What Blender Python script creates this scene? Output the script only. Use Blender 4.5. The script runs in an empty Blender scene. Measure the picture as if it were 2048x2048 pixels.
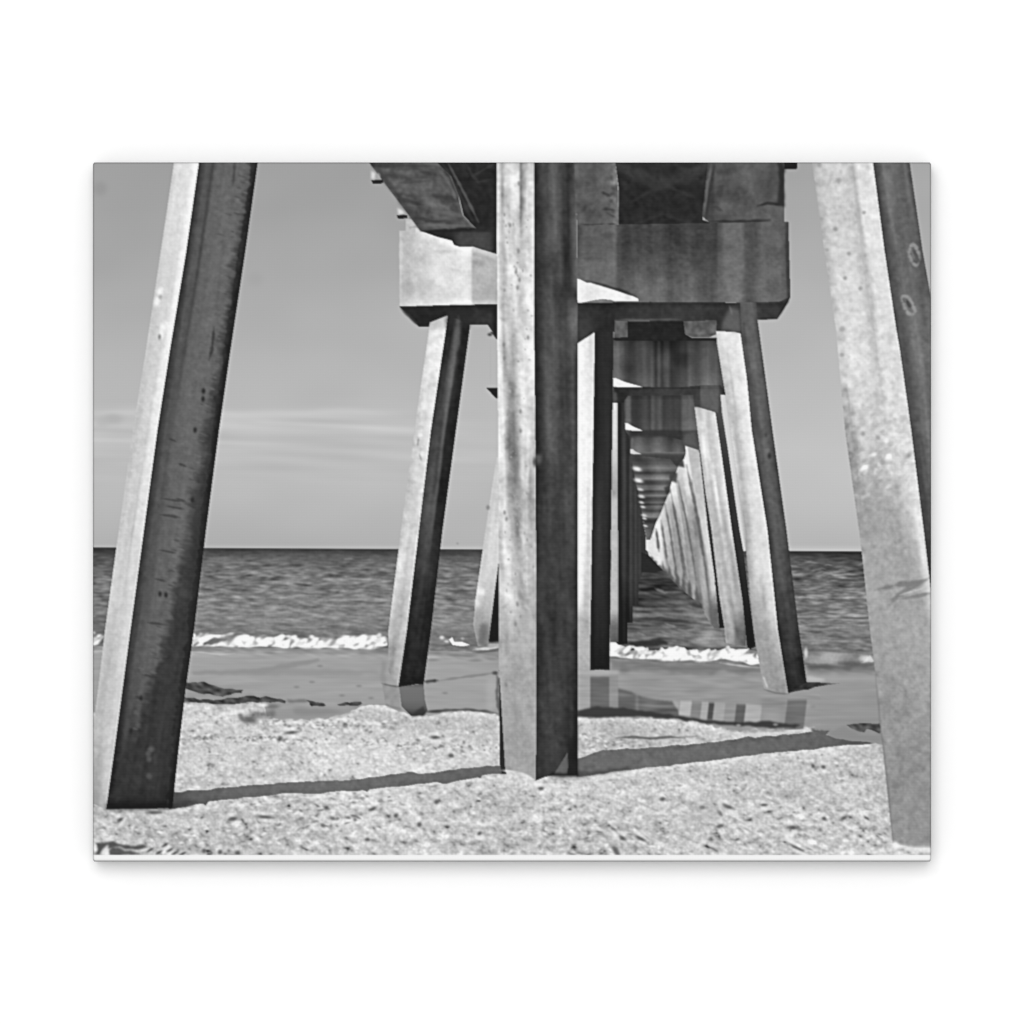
# A stretched canvas print (a black-and-white picture of a beach seen from under a pier)
# hanging on a white wall.  All lengths of the print are drawn in "print units"
# (1677 units = 0.61 m), x to the right, y downwards.
import math
import numpy as np

# --------------------------------------------------------------------------
# 1. The ink: the printed picture, drawn shape by shape with numpy
# --------------------------------------------------------------------------
X0, X1, Y0, Y1 = 186, 1862, 325, 1723
STEP = 2
xs = np.arange(X0, X1 + 1); ys = np.arange(Y0, Y1 + 1)
X, Y = np.meshgrid(xs.astype(float), ys.astype(float))
H, W = X.shape
T = np.zeros((H, W))
ID = np.zeros((H, W), np.int32)
FH, FW = 1440, 1728
_fy = np.fft.fftfreq(FH)[:, None]; _fx = np.fft.rfftfreq(FW)[None, :]

def N(sl, ss, dx=1.0, dy=0.0, seed=0):
    """smooth random field, std 1; sl = length along (dx,dy), ss = across it"""
    d = math.hypot(dx, dy); dx /= d; dy /= d
    a = np.random.default_rng(seed).standard_normal((FH, FW))
    g = np.exp(-2 * math.pi ** 2 * (sl * sl * (_fx * dx + _fy * dy) ** 2 + ss * ss * (-_fx * dy + _fy * dx) ** 2))
    f = np.fft.irfft2(np.fft.rfft2(a) * g, s=(FH, FW))[:H, :W]
    return (f - f.mean()) / f.std()

def blur(a, s):
    p = np.empty((FH, FW)); p[:H, :W] = a
    p[H:, :W] = a[-1:, :]; p[:, W:] = p[:, W - 1:W]
    # wrap-around: blend pads toward the opposite side
    k = FW - W; t = np.linspace(0, 1, k)[None, :]
    p[:, W:] = p[:, W - 1:W] * (1 - t) + p[:, 0:1] * t
    k = FH - H; t = np.linspace(0, 1, k)[:, None]
    p[H:, :] = p[H - 1:H, :] * (1 - t) + p[0:1, :] * t
    g = np.exp(-2 * math.pi ** 2 * s * s * (_fx ** 2 + _fy ** 2))
    return np.fft.irfft2(np.fft.rfft2(p) * g, s=(FH, FW))[:H, :W]

relu = lambda a: np.maximum(a, 0)
def sm(a, lo, hi):
    t = np.clip((a - lo) / (hi - lo), 0, 1); return t * t * (3 - 2 * t)

def box(x0, y0, x1, y1):
    i0 = max(0, int(math.floor(y0)) - Y0); i1 = min(H, int(math.ceil(y1)) - Y0 + 1)
    j0 = max(0, int(math.floor(x0)) - X0); j1 = min(W, int(math.ceil(x1)) - X0 + 1)
    return (slice(i0, max(i0, i1)), slice(j0, max(j0, j1)))

def inside(pts, sl, rough=0.0):
    x = X[sl] + .013 + rough * JX[sl]; y = Y[sl] + .017 + rough * JY[sl]
    m = np.zeros(x.shape, bool)
    n = len(pts)
    for i in range(n):
        xa, ya = pts[i]; xb, yb = pts[(i + 1) % n]
        if ya == yb: continue
        c = ((ya > y) != (yb > y)) & (x < (xb - xa) * (y - ya) / (yb - ya) + xa)
        m ^= c
    return m

GRAIN = N(5, 3, seed=99); JX = N(5, 4, seed=97); JY = N(6, 3.5, seed=98)
PARTS = []          # (name, parent index or -1, label)
def part(name, parent=None, label=None):
    PARTS.append((name, -1 if parent is None else parent, label)); return len(PARTS)

def put(pts, tone, pid=None, rough=0.0):
    """fill a polygon; tone is a number or f(x, y, slice)"""
    px = [p[0] for p in pts]; py = [p[1] for p in pts]
    sl = box(min(px), min(py), max(px), max(py))
    m = inside(pts, sl, rough)
    t = tone(X[sl], Y[sl], sl)[m] if callable(tone) else tone
    v = T[sl]; v[m] = t
    if pid: w = ID[sl]; w[m] = pid

def tint(pts, tone, alpha=1.0, soft=2.0, rough=1.0):
    """blend a soft-edged polygon of tone over the ink"""
    px = [p[0] for p in pts]; py = [p[1] for p in pts]
    r = int(3 * soft) + 1
    sl = box(min(px) - r, min(py) - r, max(px) + r, max(py) + r)
    m = inside(pts, sl, rough).astype(float)
    k = np.exp(-.5 * (np.arange(-r, r + 1) / soft) ** 2); k /= k.sum()
    m = np.apply_along_axis(lambda q: np.convolve(q, k, 'same'), 0, m)
    m = np.apply_along_axis(lambda q: np.convolve(q, k, 'same'), 1, m) * alpha
    T[sl] = T[sl] * (1 - m) + tone * m

def line(pts, w, tone, alpha=1.0, taper=0):
    px = [p[0] for p in pts]; py = [p[1] for p in pts]
    r = w * 2 + 3
    sl = box(min(px) - r, min(py) - r, max(px) + r, max(py) + r)
    x = X[sl]; y = Y[sl]
    d = np.full(x.shape, 1e9); q = np.zeros(x.shape)
    ln = [math.hypot(b[0] - a[0], b[1] - a[1]) for a, b in zip(pts[:-1], pts[1:])]
    tot = sum(ln); run = 0.0
    for (xa, ya), (xb, yb), l in zip(pts[:-1], pts[1:], ln):
        vx, vy = xb - xa, yb - ya
        t = np.clip(((x - xa) * vx + (y - ya) * vy) / max(vx * vx + vy * vy, 1e-9), 0, 1)
        dd = np.hypot(x - xa - t * vx, y - ya - t * vy)
        q = np.where(dd < d, (run + t * l) / tot, q); d = np.minimum(d, dd); run += l
    # a brushy stroke: thinner and fainter toward its ends, uneven along its length
    e = sm(np.minimum(q, 1 - q), 0, .22)
    ww = w * (.45 + .55 * e) * (1 + .22 * GRAIN[sl])
    m = (1 - sm(d, ww * .5 - w * .38 - .5, ww * .5 + w * .22 + 1.2)) * alpha * (.6 + .4 * e)
    T[sl] = T[sl] * (1 - m) + tone * m

def blob(cx, cy, rx, ry, tone, alpha=1.0, ang=0.0):
    r = 2.2 * max(rx, ry)
    sl = box(cx - r, cy - r, cx + r, cy + r)
    c, s = math.cos(math.radians(ang)), math.sin(math.radians(ang))
    u = (X[sl] - cx) * c + (Y[sl] - cy) * s; v = -(X[sl] - cx) * s + (Y[sl] - cy) * c
    m = np.exp(-((u / rx) ** 2 + (v / ry) ** 2) ** 1.5) * alpha
    T[sl] = T[sl] * (1 - m) + tone * m

def pol(pts):       # polyline given as (x, y) -> y(x)
    a = np.array(pts, float); o = np.argsort(a[:, 0]); a = a[o]
    return lambda x: np.interp(x, a[:, 0], a[:, 1])
def edge(pts):      # polyline given as (y, x) -> x(y)
    a = np.array(pts, float); return lambda y: np.interp(y, a[:, 0], a[:, 1])

def tab(u, y, rows):
    """rows: [(y, [(u, tone), ...]), ...] -> tone blended between the rows"""
    vals = [np.interp(u, [p[0] for p in r[1]], [p[1] for p in r[1]]) for r in rows]
    out = vals[0].copy()
    for k in range(len(rows) - 1):
        ya, yb = rows[k][0], rows[k + 1][0]
        t = np.clip((y - ya) / (yb - ya), 0, 1)
        out = np.where(y >= ya, vals[k] * (1 - t) + vals[k + 1] * t, out)
    return out

def face(L, R, top, bot, rows, pid, noise=None):
    """a long face between two slanting edges; top and bot are numbers or polylines in x"""
    L = edge(L); R = edge(R)
    l = L(Y); r = R(Y)
    tp = pol(top)(X) if isinstance(top, list) else top
    bt = pol(bot)(X) if isinstance(bot, list) else bot
    m = (X >= l) & (X < r) & (Y >= tp) & (Y < bt)
    u = (X[m] - l[m]) / np.maximum(r[m] - l[m], 1)
    t = tab(u, Y[m], rows) if isinstance(rows, list) else rows(u, X[m], Y[m])
    if noise is not None: t = t + noise[m]
    T[m] = t; ID[m] = pid

def paint():
    global T
    # ---- noise fields -------------------------------------------------------
    fine = N(1.6, 1.6, seed=1)
    mott = N(3.2, 3.2, seed=2)
    mid = N(9, 9, seed=3)
    big = N(40, 25, seed=4)
    stL = N(30, 2.2, -.147, 1, 5) * .7 + N(70, 4, -.147, 1, 6) * .6
    stR = N(30, 2.2, .135, 1, 7) * .7 + N(70, 4, .135, 1, 8) * .6
    stV = N(35, 2.4, .02, 1, 9) * .7 + N(80, 5, 0, 1, 10) * .6
    hz = N(13, 1.7, 1, .02, 11); hz2 = N(34, 2.6, 1, -.03, 12); hz3 = N(7, 1.8, 1, .1, 13)

    # ---- sky ----------------------------------------------------------------
    sky = part('sky', label='grey sky with thin streaks of cloud')
    t = np.interp(Y, [325, 420, 500, 600, 700, 800, 900, 1000, 1060, 1088, 1100],
                     [160, 163, 168, 175, 180, 185, 189, 186, 181, 178, 190])
    t = t + 7 * sm(X, 400, 1700) + 1.0 * big
    # thin clouds low on the left
    cl = N(60, 5, 1, .04, 14)
    wob = 4 * np.sin((X - 430) / 55.0) + 2 * np.sin(X / 23.0)
    band = np.exp(-((Y - 848 - wob) / 30.0) ** 2) * (1 - sm(X, 760, 1000))
    t = t + band * (6 + 4 * cl)
    t = t + 7 * np.exp(-((Y - 824 - wob * .6) / 7.0) ** 2) * (1 - sm(X, 700, 880))
    t = t + 6 * np.exp(-((Y - 880 - .02 * (X - 186)) / 5.0) ** 2) * (1 - sm(X, 420, 760))
    t = t + 6 * np.exp(-((Y - 845 - (X - 540) * .05) / 5.0) ** 2) * sm(X, 480, 540) * (1 - sm(X, 720, 800))
    t = t + 2.2 * cl * np.exp(-((Y - 910) / 60.0) ** 2) * (1 - sm(X, 800, 1300))
    T[:] = t; ID[:] = sky
    blob(226, 838, 20, 11, 178, .8); blob(205, 845, 14, 10, 182, .6)
    blob(200, 377, 15, 15, 150, .7); blob(511, 558, 16, 15, 166, .7)
    blob(915, 1087, 2.5, 2.5, 150, .7)

    # ---- sea ----------------------------------------------------------------
    sea = part('sea', label='dark rippled sea below the horizon')
    hor = 1094.8 + (X - 186) * .0052
    d = Y - hor
    base = np.interp(d, [0, 8, 20, 45, 90, 130, 150, 175, 300], [66, 80, 106, 126, 134, 142, 138, 128, 128])
    base = base - 14 * sm(X, 1480, 1640) * (1 - sm(d, 60, 160)) - 12 * (1 - sm(X, 200, 300))
    amp = np.interp(d, [0, 14, 30, 60, 110, 150, 200], [2, 6, 12, 16, 13, 9, 8]) * (1 + .45 * sm(X, 1480, 1600))
    hz4 = N(9, 1.5, 1, .06, 15); hz5 = N(22, 2.0, 1, -.02, 16)
    wav = .5 * hz + .35 * hz2 + .5 * hz3 + .45 * hz4 + .35 * hz5
    hz6 = N(5, 1.5, 1, -.12, 17); hz7 = N(8, 2.0, 1, .15, 18)
    wav = .30 * hz + .22 * hz2 + .42 * hz3 + .38 * hz4 + .2 * hz5 + .42 * hz6 + .42 * hz7
    s_t = base - 6 + amp * 1.12 * wav - amp * .9 * relu(hz5 + .5 * hz7 - 1.1) - amp * .5 * relu(hz - 1.2)
    cov = np.clip(d + .5, 0, 1)             # the horizon is not quite level: keep its edge smooth
    T[:] = T * (1 - cov) + s_t * cov; ID[d >= 0] = sea

    r0 = np.random.default_rng(21)
    for _ in range(230):
        x = r0.uniform(190, 1745) if _ % 3 else r0.uniform(1575, 1745); q = r0.uniform(14, 150); y = 1094.8 + (x - 186) * .0052 + q
        ln = r0.uniform(6, 20) * (1 + q / 160); k = r0.uniform(-2.2, 2.2)
        line([(x - ln, y + r0.uniform(-1, 2)), (x - ln * .3, y + k), (x + ln * .4, y - k * .5), (x + ln, y + r0.uniform(-1, 2))], r0.uniform(2.2, 4.2), (96 if x < 1500 else 76) + .16 * q, r0.uniform(.3, .75))
        if r0.random() < .45: line([(x - ln * .8, y + 5), (x, y + 4 + k), (x + ln * .8, y + 5)], 2.6, 168, .4)

    # ---- wet sand and shallow water ------------------------------------------
    wet = part('wet_sand', label='smooth wet sand and shallow water at the tide line')
    wtop = pol([(186, 1292), (385, 1295), (560, 1297), (770, 1300), (860, 1301), (1000, 1305), (1150, 1315),
                (1220, 1317), (1330, 1326), (1440, 1328), (1530, 1334), (1600, 1330), (1750, 1332)])(X)
    dw = Y - wtop
    w_t = np.interp(dw, [0, 3, 8, 13, 20, 40, 60, 130], [148, 142, 150, 164, 163, 161, 163, 160])
    w_t = w_t - 10 * sm(X, 1100, 1300) + 2.0 * hz2 + 1.2 * hz
    w_t = w_t + 7 * hz3 * (1 - sm(dw, 6, 24))
    m = (dw >= 0)
    T[m] = w_t[m]; ID[m] = wet
    line([(372, 1303), (405, 1305), (440, 1309), (470, 1307)], 3, 200, .7)
    line([(186, 1303), (212, 1301)], 3, 195, .7)
    tint([(386, 1343), (470, 1342), (530, 1336), (600, 1322), (640, 1317), (640, 1322), (590, 1335), (530, 1345), (386, 1349)], 138, .7, 2, 1)
    tint([(386, 1341), (520, 1338), (600, 1336), (760, 1342), (760, 1350), (600, 1351), (386, 1349)], 147, .75, 3)
    for (x, y) in [(593, 1374), (624, 1364), (640, 1332), (684, 1391), (718, 1372), (742, 1396), (890, 1386), (1626, 1413)]:
        blob(x, y, 6, 2.8, 128, .6)
    tint([(763, 1322), (772, 1322), (772, 1366), (762, 1366)], 145, .8, 2.5)

    # right shallow strip under the foam
    tint([(1222, 1322), (1330, 1328), (1440, 1330), (1530, 1338), (1530, 1346), (1400, 1347), (1222, 1340)], 126, .75, 3, 2)
    tint([(1240, 1330), (1330, 1334), (1440, 1338), (1525, 1341), (1525, 1346), (1400, 1346), (1240, 1340)], 116, .5, 2, 2.5)
    for x, y in [(1300, 1331), (1265, 1326), (1345, 1338), (1420, 1336), (1495, 1342)]:
        blob(x, y, 22, 3, 115, .6)
    line([(1440, 1326), (1500, 1334), (1525, 1336)], 3, 190, .8)
    tint([(1615, 1326), (1650, 1332), (1680, 1326), (1712, 1324), (1748, 1326), (1750, 1345), (1616, 1346)], 112, .55, 4)
    tint([(1616, 1350), (1752, 1352), (1752, 1362), (1616, 1360)], 170, .6, 3)
    for x, y in [(865, 1320), (935, 1312), (985, 1318), (950, 1321)]:
        blob(x, y, 14, 3, 120, .5)

    # ---- the breaking wave ----------------------------------------------------
    surf = part('surf', label='white foam at the left edge of the picture')
    def foam(top, bot, x0, x1, seed):
        pid = surf
        rag = N(7, 4, seed=seed); rb = N(7, 3, seed=seed + 1); n1 = N(4, 2.6, 1, -.6, seed + 2); n2 = N(9, 4, 1, -.8, seed + 3)
        tp = pol(top)(X) + 2.6 * rag + 1.6 * n1; bt = pol(bot)(X) + 1.2 * rb
        m = (X >= x0) & (X < x1) & (Y >= tp - 3) & (Y < bt + 1.5)
        cov = sm(Y - tp, -3, 6 + 8 * relu(n2)) * sm(bt - Y, -1.5, 3.5)
        cov = cov * np.clip(1.02 - .36 * relu(n1 - .45) - .5 * relu(n2 - .5) * (1 - sm(Y - tp, 8, 24)), 0, 1)
        f = T * (1 - cov) + 251 * cov
        T[m] = f[m]; ID[m & (cov > .45)] = pid
    foam([(186, 1268), (212, 1275)], [(186, 1292), (212, 1288)], 186, 215, 20)
    surf = part('surf', label='long white breaking wave left of the pier')
    foam([(380, 1268), (430, 1272), (520, 1270), (640, 1273), (720, 1271), (760, 1268), (773, 1272)],
         [(380, 1293), (520, 1295), (640, 1297), (735, 1298), (765, 1294), (775, 1290)], 380, 775, 30)
    surf_l = surf; surf = part('surf', label='white breaking wave between the right-hand piles')
    foam([(1216, 1284), (1250, 1288), (1290, 1293), (1350, 1295), (1400, 1299), (1440, 1293), (1480, 1295), (1520, 1293)],
         [(1216, 1315), (1300, 1318), (1360, 1324), (1420, 1322), (1450, 1320), (1500, 1329), (1520, 1330)], 1216, 1522, 40)
    surf_m = surf; surf = part('surf', label='small white crest beside the right-hand pile')
    put([(1715, 1326), (1728, 1320), (1740, 1308), (1748, 1322), (1744, 1325), (1725, 1325)], 245, surf, 1.2)
    surf_r = surf; surf = part('surf', label='small white curl of foam left of the middle pile')
    put([(898, 1279), (905, 1274), (908, 1283), (925, 1284), (940, 1290), (925, 1293), (905, 1290)], 240, surf)
    blob(884, 1275, 5, 4, 215); blob(893, 1283, 5, 2.5, 205); blob(925, 1277, 4, 3, 185, .7)
    line([(945, 1300), (970, 1297), (1000, 1295)], 3.5, 205, .85); line([(946, 1305), (975, 1303), (1000, 1300)], 4, 95, .7)
    blob(872, 1261, 40, 3, 120, .5); blob(930, 1262, 30, 3, 118, .5)
    tint([(1615, 1304), (1660, 1300), (1720, 1306), (1750, 1302), (1752, 1330), (1616, 1330)], 140, .6, 4, 2); blob(1663, 1313, 24, 12, 178, .95); blob(1690, 1312, 16, 8, 160, .5); tint([(1617, 1330), (1650, 1329), (1680, 1333), (1700, 1328), (1715, 1325), (1748, 1327), (1748, 1334), (1690, 1338), (1617, 1338)], 96, .75, 2.2, 1.5); line([(1616, 1303), (1640, 1301), (1690, 1304), (1735, 1303)], 4, 104, .6); blob(1732, 1317, 14, 8, 225, .8); tint([(1642, 1310), (1652, 1304), (1668, 1305), (1676, 1315), (1674, 1326), (1644, 1328)], 176, .8, 2.5, 1.5); tint([(1618, 1312), (1640, 1308), (1640, 1326), (1619, 1326)], 156, .6, 2.5, 1.5); blob(1640, 1322, 16, 6, 160, .7); blob(1612, 1306, 4, 11, 215, .9)
    blob(1700, 1327, 26, 5, 90, .8); blob(1640, 1334, 25, 3, 90, .6); blob(1660, 1300, 30, 3, 110, .7)

    # ---- dry sand -------------------------------------------------------------
    dry = part('dry_sand', label='bright speckled dry sand strewn with bits of shell')
    stop_ = pol([(186, 1425), (340, 1404), (372, 1405), (430, 1407), (500, 1403), (528, 1407), (534, 1434), (560, 1441), (615, 1440), (680, 1432),
                 (712, 1420), (725, 1410), (742, 1409), (762, 1408), (775, 1415), (800, 1421), (823, 1431), (850, 1430),
                 (885, 1425), (925, 1422), (965, 1425), (1000, 1432), (1100, 1434), (1155, 1435), (1250, 1434), (1310, 1436), (1350, 1437),
                 (1400, 1445), (1450, 1456), (1480, 1463), (1520, 1461), (1590, 1456), (1640, 1459), (1655, 1475), (1690, 1484), (1745, 1487), (1862, 1490)])(X)
    ragged = 1.8 * N(4, 2, seed=50)
    near = sm(Y, 1500, 1700)
    a1 = N(3.0, 1.7, 1, .05, 51); a2 = N(4.6, 2.9, 1, .35, 52); a3 = N(7.5, 3.4, 1, .55, 53); a4 = N(16, 6, 1, .1, 54)
    sp = (1 - near) * (.8 * a1 + .5 * a2) + near * (.45 * a1 + .9 * a2 + .5 * a3)
    g1 = N(2.6, 1.8, 1, .05, 55); g2 = N(4.2, 3.0, 1, .3, 56); g3 = N(9, 3.6, 1, .5, 57)
    far_g = .75 * g1 + .55 * g2
    nr_g = .45 * g1 + .75 * g2 + .45 * g3
    g = (1 - near) * far_g + near * nr_g
    rid = N(70, 9, 1, -.09, 58) * (1 - near) + N(60, 14, 1, .35, 59) * near
    d_t = 203 - 4 * near + (8.5 + 6 * near) * g + 3.5 * a4 + 2.5 * big + 4.5 * rid + 4 * fine - (9 + 9 * near) * relu(-g - 1.2) - (12 + 16 * near) * relu(-g - 2.0)
    d_t = d_t - 10 * (1 - sm(Y, 1440, 1500)) * (.5 + .5 * np.clip(a4, -1, 1))
    m = (Y >= stop_ + ragged)
    T[m] = d_t[m]; ID[m] = dry
    # bright lip of the sand bank
    lip = np.exp(-((Y - stop_ - 5) / 5.0) ** 2) * (X < 1460) * (X > 345)
    T += lip * np.where(m, 16, 0)
    # rows of footprints / shells
    rng = np.random.default_rng(7)
    def litter(n, x0, x1, yf, spread, dark, sx=4, sy=2.6, alpha=.75):
        for _ in range(n):
            x = rng.uniform(x0, x1); y = yf(x) + rng.normal(0, spread)
            blob(x, y, sx * rng.uniform(.6, 1.5), sy * rng.uniform(.7, 1.4), rng.uniform(dark, dark + 50), alpha * rng.uniform(.6, 1), rng.uniform(-40, 50))
            if rng.random() < .5: blob(x + rng.uniform(-9, 9), y + rng.uniform(3, 7), sx * 1.2, sy, 240, .7, rng.uniform(-30, 40))
    litter(36, 372, 560, lambda x: 1477 + (x - 372) * -.01, 3, 105, 3.4, 2.2)
    litter(26, 560, 780, lambda x: 1482, 5, 125, 3.4, 2.2)
    litter(34, 770, 1000, lambda x: 1493 + 3 * math.sin(x / 20), 5, 115, 3.6, 2.4)
    litter(26, 600, 720, lambda x: 1448 + 4 * math.sin(x / 30), 8, 115, 3.4, 2.2)
    litter(14, 400, 560, lambda x: 1432, 10, 125, 3.4, 2.2)
    litter(22, 430, 820, lambda x: 1600 + (x - 430) * .02, 9, 115, 5, 2.4)
    litter(34, 200, 620, lambda x: 1665, 20, 110, 4.5, 2.6, .6)
    litter(18, 600, 720, lambda x: 1640, 12, 80, 5.5, 3)
    litter(26, 700, 1200, lambda x: 1640, 40, 125, 4, 2.6, .6)
    litter(46, 1150, 1780, lambda x: 1662, 26, 105, 5, 2.6, .65)
    litter(30, 1180, 1740, lambda x: 1590 - (x - 1180) * .1, 24, 128, 4, 2.4, .6)
    litter(24, 1165, 1260, lambda x: 1478, 14, 125, 3.6, 2.2)
    for _ in range(60):         # small disturbed furrows near the lower edge
        x = rng.uniform(1180, 1760); y = rng.uniform(1600, 1705); l = rng.uniform(8, 26)
        line([(x - l, y - l * .45), (x + l, y + l * .45)], rng.uniform(2.5, 5), rng.choice([172, 236, 160]), .4)
    for x, y, rx, ry, a in [(1201, 1667, 9, 4, 25), (1228, 1659, 9, 4, 40), (1244, 1676, 9, 4.5, 30), (1281, 1677, 12, 4, 28), (1232, 1702, 6, 14, -35),
                            (1404, 1615, 6, 4, 0), (1455, 1613, 12, 4, 20), (1440, 1626, 4, 8, -35), (1440, 1652, 9, 4, -15), (1325, 1598, 6, 4, -20),
                            (1586, 1655, 11, 4, 0), (1648, 1637, 5, 4, 0), (1688, 1636, 9, 4, -28), (1733, 1636, 6, 3, 35), (1594, 1696, 17, 4, 28),
                            (1528, 1610, 8, 3, 0), (1647, 1534, 5, 4, 20), (1626, 1532, 4, 5, -30), (873, 1604, 6, 5, 0), (902, 1511, 6, 5, 0),
                            (871, 1475, 11, 3.5, 0), (745, 1618, 9, 3.5, -20), (792, 1631, 5, 5, 0), (839, 1649, 5, 5, 0), (735, 1679, 6, 4, 0),
                            (959, 1667, 5, 4, -30), (408, 1702, 5, 5, 0), (475, 1706, 6, 5, 0), (440, 1704, 5, 5, 0), (1082, 1577, 6, 4, 0),
                            (465, 1638, 10, 4, -10), (530, 1634, 18, 3.5, 5), (309, 1625, 18, 4, 0), (240, 1640, 7, 4, -30), (583, 1465, 14, 3.5, -5), (560, 1478, 6, 4, -20), (636, 1448, 5, 4, 0), (690, 1450, 5, 5, 40)]:
        blob(x, y, rx, ry, 84, .8, a)
        blob(x - rx * .3, y - ry * 2.3, rx * 1.2, ry * .9, 240, .6, a); blob(x + rx * .4, y + ry * 2.4, rx, ry, 238, .6, a)
    for x in np.arange(545, 790, 9.0):
        blob(x + rng.normal(0, 3), 1444 + 3 * math.sin(x / 19) + rng.normal(0, 3), rng.uniform(4, 8), rng.uniform(2.5, 4.5), rng.uniform(232, 246), .75)
        if rng.random() < .6: blob(x + rng.normal(0, 4), 1451 + rng.normal(0, 4), 4, 3, rng.uniform(120, 160), .7)
    for x in np.arange(1165, 1740, 10.0):       # bright crumbled rim below the long shadow
        blob(x + rng.normal(0, 3), 1556 - (x - 1165) * .118 + rng.normal(0, 2), rng.uniform(4, 7), rng.uniform(2, 4), rng.uniform(225, 246), .7)
    for x in np.arange(350, 1000, 11.0):
        blob(x + rng.normal(0, 3), 1622 - (x - 350) * .102 + rng.normal(0, 2), rng.uniform(4, 7), rng.uniform(2, 4), rng.uniform(222, 246), .65)
    for _ in range(46):
        x = rng.uniform(360, 1720); y = rng.uniform(1470, 1690)
        if 1000 < x < 1160 or abs(y - (1610 - (x - 350) * .1)) < 26: continue
        k = .6 + (y - 1470) / 300.0; l = rng.uniform(10, 22) * k
        line([(x - l, y + rng.uniform(-2, 3)), (x, y + rng.uniform(-3, 3)), (x + l, y + rng.uniform(-3, 2))], rng.uniform(4, 7) * k, rng.uniform(150, 176), .4)
        line([(x - l * .9, y - 5 * k), (x, y - 6 * k + rng.uniform(-2, 2)), (x + l * .9, y - 5 * k)], rng.uniform(3, 5) * k, 240, .45)
    # trough right of the middle pile, greyish rills
    tint([(1180, 1455), (1230, 1452), (1300, 1458), (1240, 1476), (1200, 1468)], 172, .6, 6)
    line([(1232, 1476), (1265, 1474), (1300, 1477), (1340, 1474), (1370, 1476)], 4.5, 92, .85); line([(1360, 1474), (1400, 1472)], 3, 150, .6)
    tint([(1500, 1510), (1530, 1500), (1620, 1560), (1700, 1610)], 190, .3, 8)
    tint([(1390, 1590), (1460, 1610), (1420, 1665), (1350, 1650)], 182, .35, 8)
    # wrack at the lower left corner
    tint([(190, 1686), (225, 1684), (250, 1690), (290, 1690), (296, 1696), (270, 1699), (235, 1694), (215, 1698), (203, 1711), (188, 1711), (196, 1697)], 78, .95, 2)
    tint([(216, 1702), (224, 1695), (260, 1700), (285, 1711), (216, 1711)], 85, .95, 2)
    tint([(205, 1700), (217, 1690), (216, 1704), (216, 1711), (199, 1711)], 240, .9, 2)
    tint([(188, 1688), (194, 1690), (191, 1703), (186, 1704)], 235, .9, 1.5)
    for x, y in [(318, 1705), (340, 1700), (300, 1700), (330, 1690), (365, 1708), (350, 1706)]: blob(x, y, 8, 3, 80, .8, -30)

    # grey damp hollow and dark edge of the bank, left
    tint([(540, 1428), (552, 1420), (600, 1415), (655, 1417), (712, 1418), (680, 1431), (615, 1438), (560, 1438)], 150, .8, 3)
    tint([(585, 1419), (660, 1418), (690, 1424), (640, 1430), (590, 1428)], 128, .5, 3)
    def kelp(pts, lab):
        bank = part('seaweed', label=lab)
        tint(pts, 112, .55, 4, 2.5)
        put(pts, lambda x, y, sl: 76 + 15 * a2[sl], bank, 1.2)
    kelp([(366, 1366), (405, 1364), (416, 1368), (428, 1372), (445, 1377), (489, 1379), (484, 1384), (462, 1387), (445, 1393), (420, 1389), (398, 1386), (372, 1380)], 'dark pointed patch of seaweed right of the left pile')
    kelp([(366, 1394), (400, 1397), (440, 1398), (490, 1392), (520, 1393), (560, 1397), (573, 1403), (570, 1408), (556, 1404), (520, 1404), (480, 1407), (430, 1408), (366, 1404)], 'long dark line of seaweed along the sand bank')
    kelp([(611, 1401), (630, 1403), (650, 1405), (652, 1410), (638, 1413), (622, 1411)], 'short dark clump of seaweed at the tide line')
    kelp([(676, 1410), (690, 1404), (722, 1406), (724, 1409), (700, 1410), (682, 1412)], 'thin dark strand of seaweed at the tide line')
    tint([(572, 1400), (610, 1399), (620, 1404), (580, 1406)], 108, .8, 2)
    tint([(458, 1420), (475, 1428), (488, 1440), (505, 1447), (520, 1436), (540, 1428), (552, 1430), (530, 1424), (505, 1434), (485, 1426)], 88, .8, 3, 3.5); blob(545, 1413, 14, 5, 105, .7); blob(497, 1432, 8, 3, 190, .6)
    tint([(478, 1432), (505, 1434), (530, 1425), (548, 1422), (552, 1430), (520, 1444), (498, 1446)], 100, .6, 3, 3); blob(470, 1424, 30, 5, 236, .8, -8); blob(527, 1410, 9, 4, 240, .8)
    kelp([(1692, 1452), (1715, 1447), (1758, 1446), (1761, 1465), (1745, 1463), (1735, 1460), (1728, 1466), (1715, 1461)], 'dark patch of seaweed beside the right-hand pile')

    # pools with reflections ------------------------------------------------------
    refl = part('reflection', wet, 'reflection of a leaning pile in the pool left of the middle pile')
    put([(764, 1368), (798, 1372), (800, 1412), (805, 1420), (790, 1415), (770, 1411), (768, 1390)], lambda x, y, sl: 152 + 4 * mott[sl], refl)
    line([(764, 1367), (780, 1371), (798, 1374)], 4, 95, .8)
    put([(798, 1371), (820, 1371), (847, 1368), (850, 1400), (855, 1421), (848, 1430), (823, 1432), (812, 1422), (803, 1412)],
        lambda x, y, sl: np.interp(y, [1370, 1376, 1400, 1416, 1430], [92, 116, 112, 98, 62]), refl)
    tint([(836, 1418), (848, 1412), (853, 1424), (846, 1430), (822, 1432)], 58, .9, 2)
    tint([(773, 1408), (790, 1414), (800, 1418), (800, 1421), (775, 1413)], 110, .7, 1.5)
    line([(848, 1363), (875, 1361)], 6, 60, .9); line([(875, 1362), (920, 1355), (960, 1350), (994, 1345)], 4, 132, .8)
    line([(853, 1424), (885, 1421), (930, 1419), (975, 1423), (1000, 1428)], 5, 80, .85); blob(870, 1423, 16, 3.5, 65, .8)
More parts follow.
